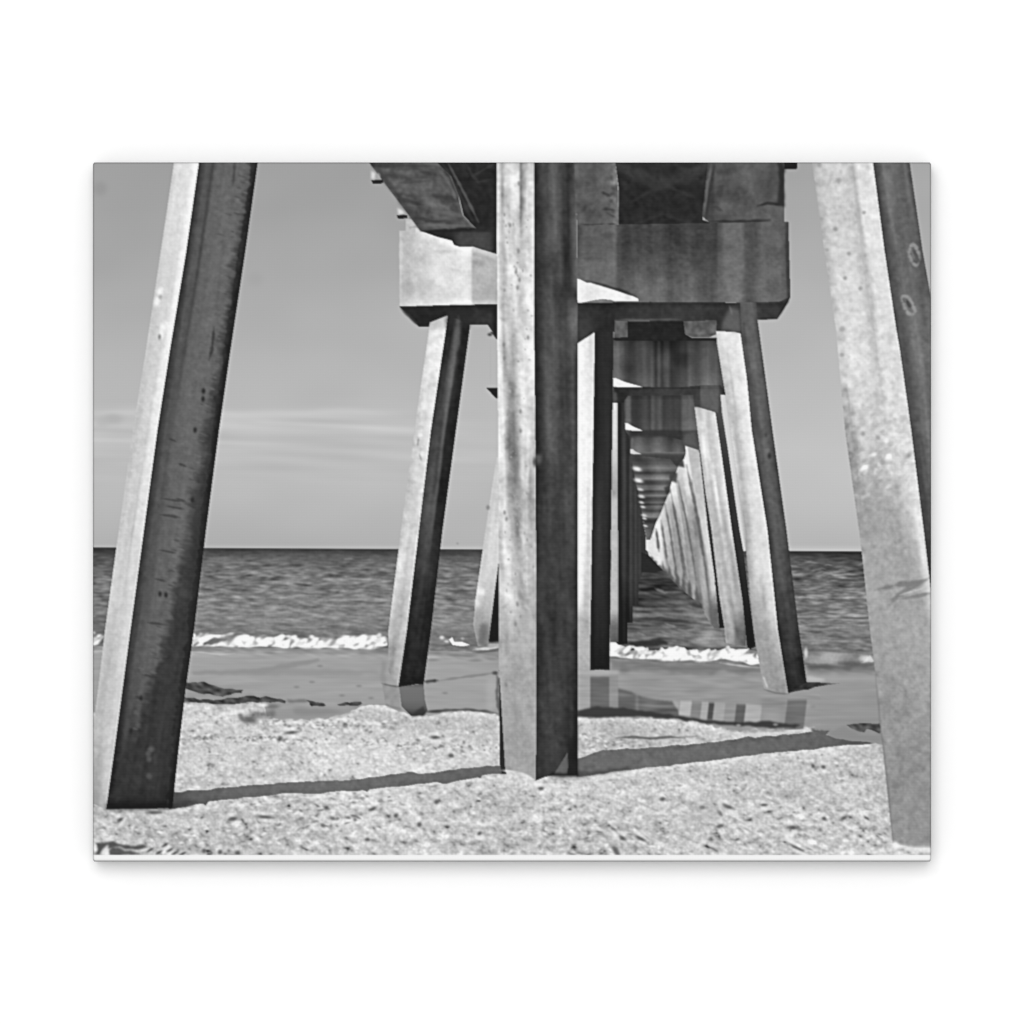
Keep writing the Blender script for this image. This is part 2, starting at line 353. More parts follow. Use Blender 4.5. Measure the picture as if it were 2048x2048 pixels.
    line([(992, 1345), (996, 1360), (994, 1390), (999, 1430)], 6, 95, .9); blob(990, 1346, 6, 4, 70, .8)
    tint([(974, 1358), (990, 1358), (988, 1425), (974, 1420)], 182, .5, 4)

    refl = part('reflection', wet, 'striped reflections of the far piles in a pool')
    def bar(x0, x1, y0, y1, tone, lean=0.0):
        put([(x0, y0), (x1, y0), (x1 + lean * (y1 - y0), y1), (x0 + lean * (y1 - y0), y1)], lambda x, y, sl: tone + 3 * hz[sl] * .6, refl)
    bar(1157, 1181, 1343, 1424, 166); bar(1181, 1219, 1354, 1420, 108); bar(1219, 1237, 1346, 1420, 146)
    put([(1237, 1377), (1262, 1384), (1285, 1394), (1310, 1399), (1345, 1403), (1356, 1418), (1358, 1432), (1310, 1430), (1237, 1422)],
        lambda x, y, sl: 104 + 5 * hz[sl] + 22 * np.exp(-((x - 1274) / 3.5) ** 2) - 8 * sm(x, 1300, 1330), refl)
    tint([(1237, 1380), (1290, 1398), (1345, 1405), (1345, 1410), (1237, 1395)], 122, .5, 4)
    for x0, x1, tn in [(1358, 1381, 182), (1381, 1401, 132), (1401, 1415, 172), (1415, 1426, 84), (1426, 1448, 168), (1448, 1470, 150), (1470, 1489, 98),
                       (1489, 1521, 176), (1521, 1573, 150)]:
        bar(x0 + 3, x1 + 3, 1402 + (x0 - 1358) * .06, 1432 + (x0 - 1358) * .15, tn, -.12)
    bar(1575, 1614, 1400, 1460, 112, -.12)
    tint([(1521, 1398), (1575, 1398), (1572, 1422), (1521, 1415)], 135, .7, 4); blob(1545, 1434, 20, 8, 172, .6)
    tint([(1345, 1404), (1362, 1404), (1356, 1420)], 170, .8, 1.5)
    sl = box(1150, 1335, 1640, 1470)
    a = T[sl]
    for k, ax in ((np.array([1, 2, 3, 2, 1]) / 9.0, 1), (np.array([1, 2, 3, 4, 5, 4, 3, 2, 1]) / 25.0, 0)):
        a = np.apply_along_axis(lambda q: np.convolve(np.pad(q, len(k) // 2, 'edge'), k, 'valid'), ax, a)
    T[sl] = np.where((ID[sl] == refl) | (ID[sl] == wet), a + 2.5 * hz[sl], T[sl])
    # dark undercut of the bank, right of the middle pile
    tint([(1155, 1421), (1185, 1415), (1250, 1417), (1310, 1424), (1350, 1431), (1400, 1437), (1450, 1442), (1480, 1445), (1540, 1442), (1570, 1449),
          (1600, 1450), (1590, 1458), (1540, 1456), (1500, 1453), (1450, 1452), (1400, 1444), (1350, 1438), (1300, 1434), (1155, 1434)], 58, .95, 1.8)
    tint([(1440, 1452), (1500, 1458), (1570, 1456), (1590, 1457), (1570, 1463), (1500, 1466), (1450, 1461)], 150, .7, 2.5)
    blob(1477, 1451, 5, 3, 165, .8); blob(1551, 1449, 5, 3, 150, .8)
    line([(1455, 1462), (1480, 1469), (1520, 1469), (1570, 1465), (1600, 1461), (1628, 1454)], 5, 214, .85)
    tint([(1622, 1456), (1650, 1460), (1662, 1458), (1640, 1466), (1624, 1464)], 75, .9, 2)
    tint([(1655, 1462), (1690, 1452), (1720, 1470), (1762, 1470), (1765, 1484), (1690, 1484), (1660, 1476)], 140, .85, 2.5)

    # ---- long shadow of the cap beam lying on the sand ---------------------------
    shade = part('beam_shadow', dry, 'long grey shadow stretched across the sand')
    put([(343, 1586), (360, 1584), (378, 1580), (402, 1581), (430, 1578), (470, 1573), (560, 1566), (640, 1562), (700, 1560), (750, 1554), (810, 1547), (816, 1543),
         (835, 1546), (866, 1546), (900, 1540), (935, 1536), (968, 1532), (1006, 1530), (1012, 1548), (975, 1549), (965, 1551), (962, 1556), (956, 1554), (930, 1560), (893, 1567), (868, 1564), (840, 1568),
         (800, 1573), (740, 1578), (735, 1583), (725, 1580), (680, 1583), (620, 1588), (560, 1592 - 6), (520, 1593), (485, 1596), (440, 1600), (417, 1604), (412, 1611), (406, 1606), (385, 1611), (348, 1618), (338, 1619)],
        lambda x, y, sl: np.interp(x, [340, 380, 480, 700, 1000], [72, 92, 102, 106, 98]) + 2.5 * mott[sl] + 4 * np.exp(-((y - 1590 + (x - 340) * .08) / 9) ** 2), shade, .7)
    put([(1153, 1519), (1172, 1514), (1188, 1506), (1205, 1500), (1228, 1499), (1260, 1497), (1330, 1493), (1400, 1487), (1450, 1480), (1490, 1475), (1550, 1471), (1600, 1467), (1622, 1463),
         (1658, 1461), (1652, 1470), (1668, 1476), (1690, 1481), (1745, 1486), (1740, 1489), (1680, 1491), (1650, 1495), (1610, 1500), (1560, 1505), (1520, 1508), (1480, 1513), (1440, 1519),
         (1370, 1528), (1300, 1535), (1220, 1544), (1180, 1551), (1153, 1553)],
        lambda x, y, sl: np.interp(x, [1153, 1180, 1300, 1500, 1620, 1740], [104, 108, 108, 106, 104, 88]) + 2.5 * mott[sl] - 7 * relu(a2[sl]) * np.exp(-((y - 1503 + (x - 1220) * .09) / 9) ** 2), shade, .7)
    tint([(1155, 1540), (1180, 1543), (1260, 1533), (1262, 1539), (1180, 1551), (1155, 1553)], 74, .8, 2.5)
    tint([(345, 1606), (380, 1602), (395, 1606), (350, 1617), (340, 1618)], 62, .8, 3)
    tint([(1100, 1549), (1160, 1549), (1190, 1552), (1155, 1560), (1100, 1558)], 90, .3, 4)

    # ---- pier: far rows of piles and beams ------------------------------------------
    pale = part('pile_row', label='far row of pale leaning piles running out to sea')
    def fan(x, y, sl):
        s = x - .14 * (y - 1060)
        rows = [(925, [(1340, 235), (1386, 235), (1389, 250), (1397, 250), (1400, 205), (1415, 205)]),
                (984, [(1340, 230), (1352, 248), (1363, 250), (1367, 190), (1371, 200), (1380, 200), (1384, 235), (1399, 230), (1403, 205), (1413, 208)]),
                (1020, [(1320, 235), (1331, 232), (1336, 200), (1345, 195), (1348, 165), (1354, 205), (1365, 205), (1369, 170), (1374, 230), (1377, 228), (1380, 180), (1391, 178), (1395, 148), (1400, 215), (1412, 222)]),
                (1060, [(1300, 235), (1314, 250), (1325, 250), (1327, 212), (1342, 216), (1346, 165), (1361, 165), (1365, 205), (1369, 162), (1385, 165), (1390, 142), (1401, 140), (1405, 232), (1414, 236)]),
                (1120, [(1290, 215), (1310, 246), (1319, 244), (1322, 190), (1336, 192), (1341, 165), (1356, 165), (1361, 205), (1365, 165), (1377, 165), (1379, 152), (1388, 154), (1393, 180), (1399, 178), (1404, 165), (1408, 218), (1413, 215)]),
                (1180, [(1340, 180), (1349, 186), (1355, 184), (1362, 175), (1374, 174), (1377, 148), (1384, 150), (1388, 186), (1394, 184), (1400, 140), (1407, 212), (1413, 214)]),
                (1220, [(1370, 180), (1383, 182), (1392, 150), (1398, 108), (1412, 104)])]
        return tab(s, y, rows) * .97 - 4 + 4 * stR[sl] + 3 * mott[sl]
    put([(1350, 888), (1397, 898), (1405, 985), (1417, 1062), (1430, 1160), (1439, 1258), (1428, 1256), (1412, 1232), (1405, 1222), (1399, 1206),
         (1391, 1202), (1384, 1203), (1379, 1191), (1372, 1189), (1368, 1184), (1362, 1172), (1352, 1166), (1345, 1160), (1338, 1152), (1326, 1140),
         (1313, 1127), (1302, 1114), (1296, 1104), (1291, 1100), (1290, 1078), (1303, 1076), (1310, 1050), (1322, 1030), (1330, 1005), (1339, 985), (1340, 960), (1345, 932), (1350, 905)], fan, pale, .8)
    put([(1292, 1077), (1304, 1077), (1311, 1058), (1315, 1085), (1318, 1112), (1306, 1112), (1300, 1102), (1293, 1101)], 226, pale)
    for g_ in [[(1373, 930), (1391, 1018), (1402, 1085), (1408, 1130)], [(1356, 962), (1374, 1047), (1385, 1110), (1392, 1160)], [(1342, 985), (1355, 1055), (1364, 1120), (1372, 1170)], [(1330, 1008), (1340, 1060), (1348, 1115), (1354, 1150)],
               [(1383, 960), (1400, 1060), (1412, 1140), (1418, 1200)], [(1346, 1010), (1362, 1090), (1374, 1160)], [(1322, 1040), (1329, 1085), (1335, 1130)]]:
        line(g_, 4.5, 100, .8)
    for t_ in [[(1349, 1166), (1353, 1132), (1359, 1158), (1361, 1176)], [(1361, 1182), (1366, 1142), (1371, 1170), (1373, 1192)], [(1374, 1198), (1379, 1156), (1385, 1190), (1386, 1204)], [(1388, 1212), (1393, 1168), (1402, 1210), (1406, 1232), (1394, 1226)], [(1333, 1152), (1338, 1126), (1345, 1150), (1347, 1162)], [(1321, 1140), (1326, 1120), (1332, 1148)]]:
        tint(t_, 80, .8, 1.6)
    line([(1312, 1058), (1316, 1085), (1318, 1103)], 5, 88, .9)
    for (x, y) in [(1303, 1117), (1310, 1125), (1319, 1134), (1330, 1146), (1341, 1160), (1352, 1169), (1365, 1184), (1386, 1204), (1396, 1209), (1404, 1224)]: blob(x, y, 5, 4, 70, .8, 40)
    # stubs where the far piles stand in the water
    for x, y, h in [(1331, 1148, 12), (1353, 1172, 16), (1376, 1183, 18), (1379, 1190, 12), (1400, 1208, 24), (1344, 1163, 10)]:
        tint([(x - 2, y - h), (x + 2, y - h), (x + 6, y + 3), (x - 3, y + 3)], 84, .7, 2.2)

    # sea seen between the rows of piles
    sea2 = part('sea', label='dark water between the two rows of piles')
    sl = box(1236, 1106, 1512, 1300)
    xx = X[sl]; yy = Y[sl]
    frame = pol([(1236, 1120), (1296, 1110), (1313, 1128), (1326, 1141), (1345, 1162), (1362, 1178), (1379, 1192), (1400, 1208), (1410, 1233), (1428, 1256), (1440, 1259), (1450, 1286), (1512, 1300)])
    m = (yy > frame(xx)) & (ID[sl] != surf_m) & (ID[sl] != wet)
    q = np.interp(yy, [1106, 1140, 1150, 1185, 1215, 1235, 1243, 1270, 1295], [44, 46, 72, 78, 92, 112, 92, 112, 92]) + 22 * sm(xx, 1350, 1440) * sm(yy, 1190, 1230)
    q = q + 11 * hz2[sl] + 10 * hz3[sl] + 7 * hz[sl]
    v = T[sl]; v[m] = q[m]; v = ID[sl]; v[m] = sea2
    line([(1270, 1238), (1300, 1239), (1322, 1236), (1345, 1240), (1375, 1243)], 5, 66, .8)
    line([(1310, 1177), (1330, 1186), (1338, 1184)], 5, 135, .7); line([(1380, 1208), (1400, 1213), (1408, 1219)], 8, 60, .8)
    line([(1275, 1265), (1292, 1272)], 4, 140, .6); line([(1330, 1247), (1352, 1254)], 4, 145, .6); line([(1350, 1258), (1372, 1262), (1395, 1256)], 4, 140, .6)
    line([(1320, 1262), (1355, 1274)], 4, 145, .6); line([(1350, 1280), (1380, 1283)], 5, 84, .7)
    tint([(1255, 1284), (1290, 1280), (1320, 1277), (1336, 1284), (1334, 1290), (1310, 1292), (1285, 1293), (1262, 1290)], 48, .9, 2)

    dim = part('pile_row', label='far row of shaded piles, nearly black')
    def darkrow(x, y, sl):
        t = np.interp(x, [1226, 1234, 1238, 1243, 1246, 1250, 1253, 1257, 1261, 1264, 1268, 1271, 1275, 1280, 1284, 1295],
                         [60, 40, 38, 50, 66, 70, 52, 48, 74, 62, 56, 74, 60, 66, 58, 60])
        return t * np.interp(y, [780, 950, 1150, 1230], [.8, .95, .95, .6]) + 3 * stV[sl]
    put([(1226, 790), (1250, 790), (1251, 862), (1262, 872), (1262, 908), (1268, 920), (1269, 945), (1274, 965), (1277, 985), (1283, 1015), (1287, 1045), (1292, 1075), (1291, 1105),
         (1286, 1140), (1283, 1152), (1278, 1160), (1276, 1211), (1266, 1212), (1266, 1246), (1255, 1246), (1255, 1287), (1237, 1290), (1232, 1285), (1226, 1284)], darkrow, dim)
    put([(1283, 1105), (1297, 1110), (1313, 1128), (1326, 1141), (1310, 1144), (1283, 1145)], 44, sea2)

    # far beams: stripes that close in toward the vanishing point
    bars = part('beam_row', label='far cap beams stacked one behind another')
    lb = pol([(862, 1250), (908, 1261), (945, 1268), (968, 1272), (985, 1277), (1005, 1280), (1030, 1285), (1060, 1290), (1080, 1293)])
    rb = pol([(862, 1368), (890, 1366), (918, 1362), (945, 1352), (965, 1343), (985, 1338), (1000, 1332), (1020, 1324), (1045, 1312), (1062, 1306), (1078, 1301)])
    sl = box(1245, 905, 1372, 1079)
    xx = X[sl]; yy = Y[sl]
    m = (xx >= lb(yy)) & (xx < rb(yy))
    ky = [905, 912, 920, 928, 936, 941, 946, 951, 957, 963, 968, 972, 978, 983, 988, 991, 996, 1001, 1005, 1009, 1013, 1018, 1022, 1028, 1034, 1038, 1043, 1050, 1056, 1079]
    kt = [80, 62, 52, 70, 110, 90, 58, 92, 120, 62, 66, 108, 118, 66, 92, 120, 62, 70, 100, 66, 112, 92, 70, 120, 128, 66, 52, 92, 88, 80]
    q = np.interp(yy, ky, np.array(kt) * .95 + 16) + 12 * mid[sl] - 14 * sm((xx - lb(yy)) / np.maximum(rb(yy) - lb(yy), 1), .75, 1)
    T[sl] = np.where(m, q, T[sl]); ID[sl] = np.where(m, bars, ID[sl])
    for x, y, r in [(1274, 938, 6), (1277, 961, 6), (1281, 979, 4), (1283, 993, 4.5), (1283, 1005, 3.5), (1286, 1014, 3.5), (1288, 1031, 4), (1289, 1037, 3), (1291, 1052, 3)]:
        blob(x, y, r * 1.5, r * .75, 240 if r > 5 else 205, .95, 14)
        line([(x - 3, y + r * .8), (x + 10, y + r * .9 + 2)], 1.5, 60, .4)
    # shaded heads of the pale piles against the beams
    tint([(1350, 915), (1366, 908), (1370, 936), (1352, 932)], 58, .9, 1.5)
    tint([(1338, 950), (1354, 946), (1354, 966), (1340, 961)], 66, .9, 1.5); tint([(1328, 978), (1339, 970), (1341, 984), (1334, 990)], 55, .8, 1.5)

    # bent 5 beam
    b5 = part('cap_beam', label='fourth cap beam out, small and dark')
    put([(1262, 868), (1368, 868), (1370, 892), (1372, 905), (1368, 918), (1352, 932), (1340, 918), (1280, 912), (1261, 909)],
        lambda x, y, sl: np.interp(y, [868, 874, 898, 905, 909, 914, 930], [62, 78, 106, 112, 78, 66, 60]) + 12 * np.sin(x / 6.3) * (y < 905) - 20 * sm(x, 1330, 1345) * (y < 905), b5)
    line([(1265, 874), (1264, 898)], 5, 112, .7)
    put([(1261, 899), (1266, 899), (1273, 904), (1283, 908), (1270, 909), (1261, 907)], 205, b5)

    # bent 4
    p4 = part('pile', label='third leaning pile out on the right, mostly hidden, with a dark edge')
    face([(890, 1398), (905, 1399), (1060, 1416), (1160, 1430), (1258, 1439)], [(890, 1400), (905, 1403), (1060, 1423), (1190, 1438), (1258, 1449)], 880, 1257,
         [(880, [(0, 80), (1, 80)]), (1000, [(0, 82), (.5, 66), (1, 88)]), (1150, [(0, 48), (.5, 32), (1, 46)]), (1258, [(0, 34), (1, 36)])], p4)
    b4 = part('cap_beam', label='third cap beam out, with a small sunlit wedge')
    put([(1248, 784), (1388, 784), (1393, 812), (1401, 862), (1397, 900), (1366, 890), (1364, 880), (1330, 872), (1258, 872), (1250, 861)],
        lambda x, y, sl: np.interp(x, [1250, 1254, 1259, 1264, 1275, 1290, 1300, 1305, 1312, 1320, 1327, 1340, 1360, 1366, 1380, 1392], [82, 104, 98, 62, 58, 74, 66, 88, 70, 92, 66, 72, 66, 98, 104, 92])
        * np.interp(y, [784, 796, 800, 835, 857, 859, 864, 874, 900], [.75, .85, .95, 1, 1.12, 1.05, .72, .72, .9]) + 2.5 * stV[sl], b4)
    tint([(1368, 868), (1392, 862), (1394, 894), (1368, 886)], 98, .7, 3); tint([(1262, 861), (1355, 859), (1360, 866), (1366, 876), (1256, 874)], 58, .8, 2)
    put([(1250, 847), (1256, 847), (1266, 853), (1285, 861), (1268, 862), (1251, 859)], 242, b4)
    tint([(1393, 860), (1402, 866), (1406, 905), (1396, 902)], 82, .8, 2)

    # bent 3
    p3r = part('pile', label='second leaning pile on the right, streaked pale grey')
    p3rs = part('shaded_face', p3r)
    face([(812, 1389), (900, 1400), (985, 1411), (1060, 1423), (1190, 1438), (1258, 1449), (1292, 1452)], [(812, 1431), (900, 1442), (1060, 1464), (1200, 1485), (1260, 1491), (1292, 1492)],
         [(1389, 814), (1411, 815), (1431, 826), (1500, 826)], [(1440, 1283), (1470, 1290), (1495, 1292)],
         lambda u, x, y: tab(u, y, [(815, [(0, 205), (.2, 195), (.4, 225), (.55, 205), (1, 240)]), (900, [(0, 185), (.2, 245), (.38, 235), (.5, 200), (.8, 215), (1, 245)]),
                                    (985, [(0, 200), (.35, 195), (.5, 248), (.62, 195), (.85, 230), (1, 240)]), (1060, [(0, 205), (.35, 185), (.5, 205), (.7, 165), (.9, 215), (1, 215)]),
                                    (1140, [(0, 175), (.25, 205), (.45, 175), (.6, 205), (.8, 170), (1, 185)]), (1220, [(0, 175), (.3, 198), (.5, 165), (.7, 180), (1, 160)]),
                                    (1262, [(0, 180), (.4, 175), (.55, 110), (1, 100)]), (1290, [(0, 190), (.5, 130), (1, 90)])]), p3r, 5 * stR + 4 * mott - 5)
    face([(826, 1431), (900, 1442), (1060, 1464), (1200, 1485), (1260, 1491), (1300, 1495)], [(790, 1441), (826, 1444), (900, 1456), (1000, 1470), (1060, 1479), (1110, 1488), (1200, 1499), (1260, 1507), (1300, 1512)],
         [(1430, 826), (1441, 790), (1520, 790)], [(1485, 1290), (1500, 1298), (1512, 1293)],
         [(800, [(0, 78), (1, 82)]), (950, [(0, 60), (.5, 52), (1, 66)]), (1080, [(0, 44), (1, 56)]), (1200, [(0, 36), (1, 40)]), (1300, [(0, 28), (1, 28)])], p3rs)
    p3m = part('pile', label='thin pale pile in the middle of the second bent')
    face([(805, 1225), (1060, 1223), (1300, 1220)], [(805, 1235), (1060, 1236), (1300, 1237)], 806, 1285,
         [(806, [(0, 190), (.5, 235), (1, 180)]), (900, [(0, 190), (.5, 215), (1, 180)]), (985, [(0, 150), (.5, 160), (1, 150)]), (1000, [(0, 180), (.5, 195), (1, 170)]), (1220, [(0, 180), (.5, 190), (1, 170)]), (1250, [(0, 112), (1, 104)]), (1285, [(0, 92), (1, 88)])], p3m)
    b3 = part('cap_beam', label='second cap beam, in shade, streaked with damp')
    b3s = part('soffit', b3)
    put([(1226, 676), (1432, 676), (1441, 730), (1451, 790), (1440, 793), (1436, 826), (1389, 812), (1387, 790), (1250, 792), (1248, 806), (1226, 806)],
        lambda x, y, sl: np.interp(x, [1226, 1230, 1236, 1244, 1250, 1258, 1275, 1290, 1304, 1312, 1318, 1324, 1330, 1336, 1343, 1350, 1372, 1380, 1388, 1398, 1408, 1416, 1424, 1432, 1440, 1450],
                                     [88, 92, 100, 84, 62, 52, 66, 76, 76, 46, 74, 56, 70, 78, 52, 50, 62, 82, 74, 70, 86, 96, 86, 92, 70, 50])
        * np.interp(y, [676, 684, 700, 740, 760, 772, 778], [.6, .8, 1.0, 1.08, 1.24, 1.26, .95]) + 3 * stV[sl] + 4 * mid[sl], b3)
    put([(1228, 774), (1300, 774), (1360, 775), (1400, 771), (1432, 771), (1441, 770), (1451, 790), (1440, 793), (1436, 826), (1389, 812), (1386, 790), (1330, 791), (1256, 792), (1250, 800), (1248, 806), (1226, 806), (1226, 790)],
        lambda x, y, sl: np.interp(x, [1226, 1240, 1260, 1330, 1400, 1401, 1436, 1440, 1450], [52, 42, 48, 62, 64, 88, 92, 70, 42]) + 3 * mott[sl] - 8 * (y < 779), b3s)
    tint([(1226, 783), (1234, 786), (1233, 800), (1226, 805)], 88, .8, 1.5); tint([(1400, 780), (1436, 778), (1434, 820), (1402, 812)], 98, .7, 3)
    tint([(1388, 800), (1402, 800), (1402, 815), (1390, 812)], 66, .6, 2)
    put([(1226, 757), (1231, 756), (1250, 764), (1278, 772), (1285, 774), (1240, 775), (1227, 773)], 240, b3)
    put([(973, 776), (998, 776), (998, 797), (992, 797)], 38, part('soffit', b3))
    put([(980, 664), (984, 664), (998, 678), (993, 679), (988, 672)], 70, sky); blob(980, 669, 5, 3.5, 70, .9)
    line([(981, 681), (981, 770)], 3, 178, .5)
    ID[(ID == sea) & (X > 1560)] = part('sea', label='strip of sea beside the right-hand pile')
    ID[(ID == sea) & (X < 330)] = part('sea', label='sliver of sea at the left edge of the picture')
    ID[(ID == sea) & (X > 1010)] = sea2
    ID[(ID == sea) & (X > 815)] = part('sea', label='strip of sea left of the middle pile')
    ID[(ID == sky) & (X > 1780)] = part('sky', label='corner of grey sky at the upper right')
    ID[(ID == sky) & (X < np.interp(Y, [325, 1100], [430, 260]))] = part('sky', label='grey sky at the left edge of the picture')
    ID[(ID == sky) & (X < 1010) & (X > np.interp(Y, [640, 860, 1060, 1110], [935, 905, 878, 872])) & (Y > 640)] = part('sky', label='strip of sky left of the middle pile')
    ID[(ID == sky) & (X > 1435) & (Y > 300)] = part('sky', label='grey sky between the pier and the right-hand pile')
    # second-bent girder ends and the dark bay above them
    g3 = part('girder', label='left girder end above the second cap beam')
    put([(1228, 638), (1258, 640), (1258, 678), (1228, 678)], lambda x, y, sl: 88 + 9 * mott[sl], g3)
    g3 = part('girder', label='right girder end above the second cap beam')
    put([(1366, 640), (1434, 638), (1434, 668), (1420, 674), (1385, 675), (1370, 668)], lambda x, y, sl: 92 + 9 * mott[sl], g3)
    bay = part('deck', label='dark underside of the deck')
    put([(1256, 643), (1367, 643), (1370, 668), (1384, 676), (1434, 676), (1434, 690), (1432, 682), (1228, 681), (1228, 676), (1256, 674)], lambda x, y, sl: 38 + 2 * mott[sl], bay)

    # ---- bent 2 -------------------------------------------------------------------
    p3l = part('pile', label='pale pile of the second bent, half hidden by the middle pile')
    p3ls = part('shaded_face', p3l)
    face([(915, 993), (1060, 971), (1200, 951), (1250, 946.5), (1262, 949), (1294, 956)], [(980, 1002), (1120, 998), (1180, 990), (1294, 976)], 915, 1293,
         [(1000, [(0, 200), (1, 215)]), (1060, [(0, 195), (.4, 225), (1, 228)]), (1130, [(0, 205), (.5, 222), (1, 215)]), (1185, [(0, 232), (.4, 205), (1, 190)]), (1230, [(0, 185), (.5, 170), (1, 175)]), (1265, [(0, 170), (.5, 140), (1, 135)]), (1293, [(0, 165), (.5, 120), (1, 120)])], p3l, 5 * stL)
    tint([(963, 1247), (974, 1247), (970, 1290), (956, 1290), (957, 1268)], 98, .6, 3); blob(962, 1184, 8, 9, 246, .8); blob(955, 1205, 6, 10, 232, .7)
    face([(1120, 998), (1180, 990), (1294, 976)], [(1100, 999), (1300, 1000)], 1122, 1288, [(1122, [(0, 60), (1, 60)]), (1200, [(0, 32), (1, 32)])], p3ls)
    tint([(976, 1284), (1000, 1284), (1000, 1296), (976, 1296)], 200, .7, 2); line([(952, 1297), (975, 1298), (1000, 1293)], 3, 210, .8)
    blob(976, 1015, 4, 5, 130, .8)

    p2l = part('pile', label='leaning pile under the left end of the nearest cap beam')
    p2ls = part('shaded_face', p2l)
    face([(640, 862), (660, 858), (860, 829), (1060, 802), (1260, 777), (1340, 776), (1352, 782), (1372, 797)], [(622, 897), (660, 892), (860, 862), (1060, 838), (1260, 814), (1372, 798)],
         [(850, 655), (860, 645), (897, 620), (910, 620)], 1374,
         [(640, [(0, 175), (.4, 215), (1, 225)]), (662, [(0, 225), (.3, 250), (1, 246)]), (860, [(0, 205), (.4, 220), (1, 240)]), (1000, [(0, 200), (.3, 210), (.8, 228), (1, 235)]), (1130, [(0, 212), (.2, 248), (.5, 215), (1, 232)]),
          (1200, [(0, 235), (.3, 210), (.6, 195), (1, 222)]), (1300, [(0, 180), (.3, 172), (.7, 205), (1, 195)]), (1374, [(0, 170), (1, 190)])], p2l, 3.5 * stL + 4.5 * mott + 3 * mid - 9)
    tint([(858, 648), (880, 634), (880, 652), (862, 664)], 175, .6, 4)
    line([(837, 876), (835, 892)], 3.5, 150, .8); line([(839, 908), (843, 922)], 3.5, 158, .8); blob(841, 870, 5, 4, 248, .8); blob(845, 908, 5, 6, 250, .8)
    face([(622, 897), (660, 892), (860, 862), (1060, 838), (1260, 814), (1372, 797)], [(640, 941), (660, 939), (860, 912), (1060, 885), (1260, 862), (1370, 847)], 610, [(790, 1371), (797, 1374), (815, 1371), (830, 1369), (850, 1369)],
         [(640, [(0, 42), (.25, 38), (.38, 72), (.5, 90), (.62, 60), (.72, 34), (1, 42)]), (760, [(0, 48), (.25, 50), (.42, 100), (.55, 104), (.66, 50), (.78, 38), (1, 36)]), (880, [(0, 58), (.25, 72), (.4, 66), (.52, 98), (.62, 44), (1, 34)]),
          (960, [(0, 70), (.3, 84), (.42, 72), (.55, 88), (.65, 36), (1, 36)]), (1060, [(0, 66), (.3, 84), (.55, 82), (.65, 46), (1, 38)]), (1160, [(0, 40), (.3, 60), (.6, 50), (.8, 36), (1, 40)]), (1280, [(0, 34), (.5, 46), (1, 34)]), (1350, [(0, 36), (.5, 44), (1, 38)]), (1372, [(0, 30), (1, 30)])], p2ls, 3 * stL + 2.5 * mott + 2 * mid)
    p2m = part('pile', label='upright pile under the nearest cap beam beside the middle pile')
    p2ms = part('shaded_face', p2m)
    face([(600, 1153), (1400, 1153)], [(600, 1190), (660, 1189), (1060, 1184), (1340, 1180)], [(1150, 690), (1155, 687), (1189, 663), (1195, 663)], 1340,
         [(670, [(0, 252), (.6, 238), (.75, 215), (1, 225)]), (760, [(0, 250), (1, 232)]), (900, [(0, 252), (.6, 246), (1, 240)]), (1060, [(0, 252), (.6, 244), (.7, 218), (1, 215)]), (1170, [(0, 252), (.4, 245), (.6, 205), (1, 195)]), (1215, [(0, 225), (.4, 215), (.6, 190), (1, 198)]), (1240, [(0, 192), (.5, 178), (1, 175)]), (1300, [(0, 185), (1, 180)]), (1340, [(0, 170), (1, 170)])], p2m, 2 * stV + 3 * mott)
    face([(640, 1190), (660, 1190), (1060, 1184), (1340, 1180)], [(640, 1229), (660, 1227), (1060, 1222), (1345, 1219)], 600, [(1170, 1342), (1180, 1341), (1200, 1339), (1216, 1341), (1230, 1341)],
         [(660, [(0, 36), (.3, 42), (.6, 48), (1, 44)]), (900, [(0, 34), (.4, 48), (.8, 50), (1, 44)]), (1060, [(0, 34), (.35, 58), (.7, 50), (1, 40)]), (1250, [(0, 30), (.4, 42), (1, 32)]), (1340, [(0, 28), (1, 30)])], p2ms, 2 * stV)
    tint([(1153, 1342), (1236, 1340), (1236, 1350), (1153, 1350)], 178, .8, 2.5)
    p2r = part('pile', label='leaning pile under the right end of the nearest cap beam')
    p2rs = part('shaded_face', p2r)
    # sky shows as a sliver between this pile and the next
    put([(1441, 790), (1450, 790), (1470, 930), (1491, 1103), (1487, 1103), (1479, 1060), (1456, 900)], 212, sky)
    face([(600, 1440), (662, 1432), (784, 1450), (920, 1470), (1060, 1490), (1100, 1492), (1260, 1507), (1365, 1525), (1390, 1532)], [(600, 1474), (660, 1480), (760, 1494), (860, 1503.5), (1060, 1535), (1260, 1556), (1390, 1577)],
         [(1430, 661), (1455, 662), (1481, 666), (1500, 666)], [(1515, 1372), (1530, 1378), (1550, 1384), (1580, 1387)],
         lambda u, x, y: tab(u, y, [(665, [(0, 215), (.3, 232), (1, 235)]), (780, [(0, 185), (.25, 205), (.35, 195), (.45, 225), (1, 240)]), (900, [(0, 235), (.2, 185), (.4, 205), (.6, 225), (1, 240)]), (1060, [(0, 160), (.2, 195), (.4, 222), (1, 232)]),
                                    (1130, [(0, 155), (.3, 220), (.6, 215), (1, 235)]), (1190, [(0, 160), (.25, 190), (.4, 205), (.55, 190), (.8, 222), (1, 230)]), (1225, [(0, 155), (.3, 168), (.6, 182), (.9, 222), (1, 222)]), (1262, [(0, 156), (.3, 160), (.6, 172), (.85, 186), (1, 212)]), (1320, [(0, 160), (.4, 164), (1, 172)]), (1385, [(0, 165), (.5, 150), (1, 165)])]), p2r, 2.5 * stR + 3.5 * mott + 3 * mid)
    line([(1526, 1352), (1535, 1376)], 4, 205, .8); line([(1528, 1379), (1552, 1386), (1577, 1388)], 3, 110, .7)
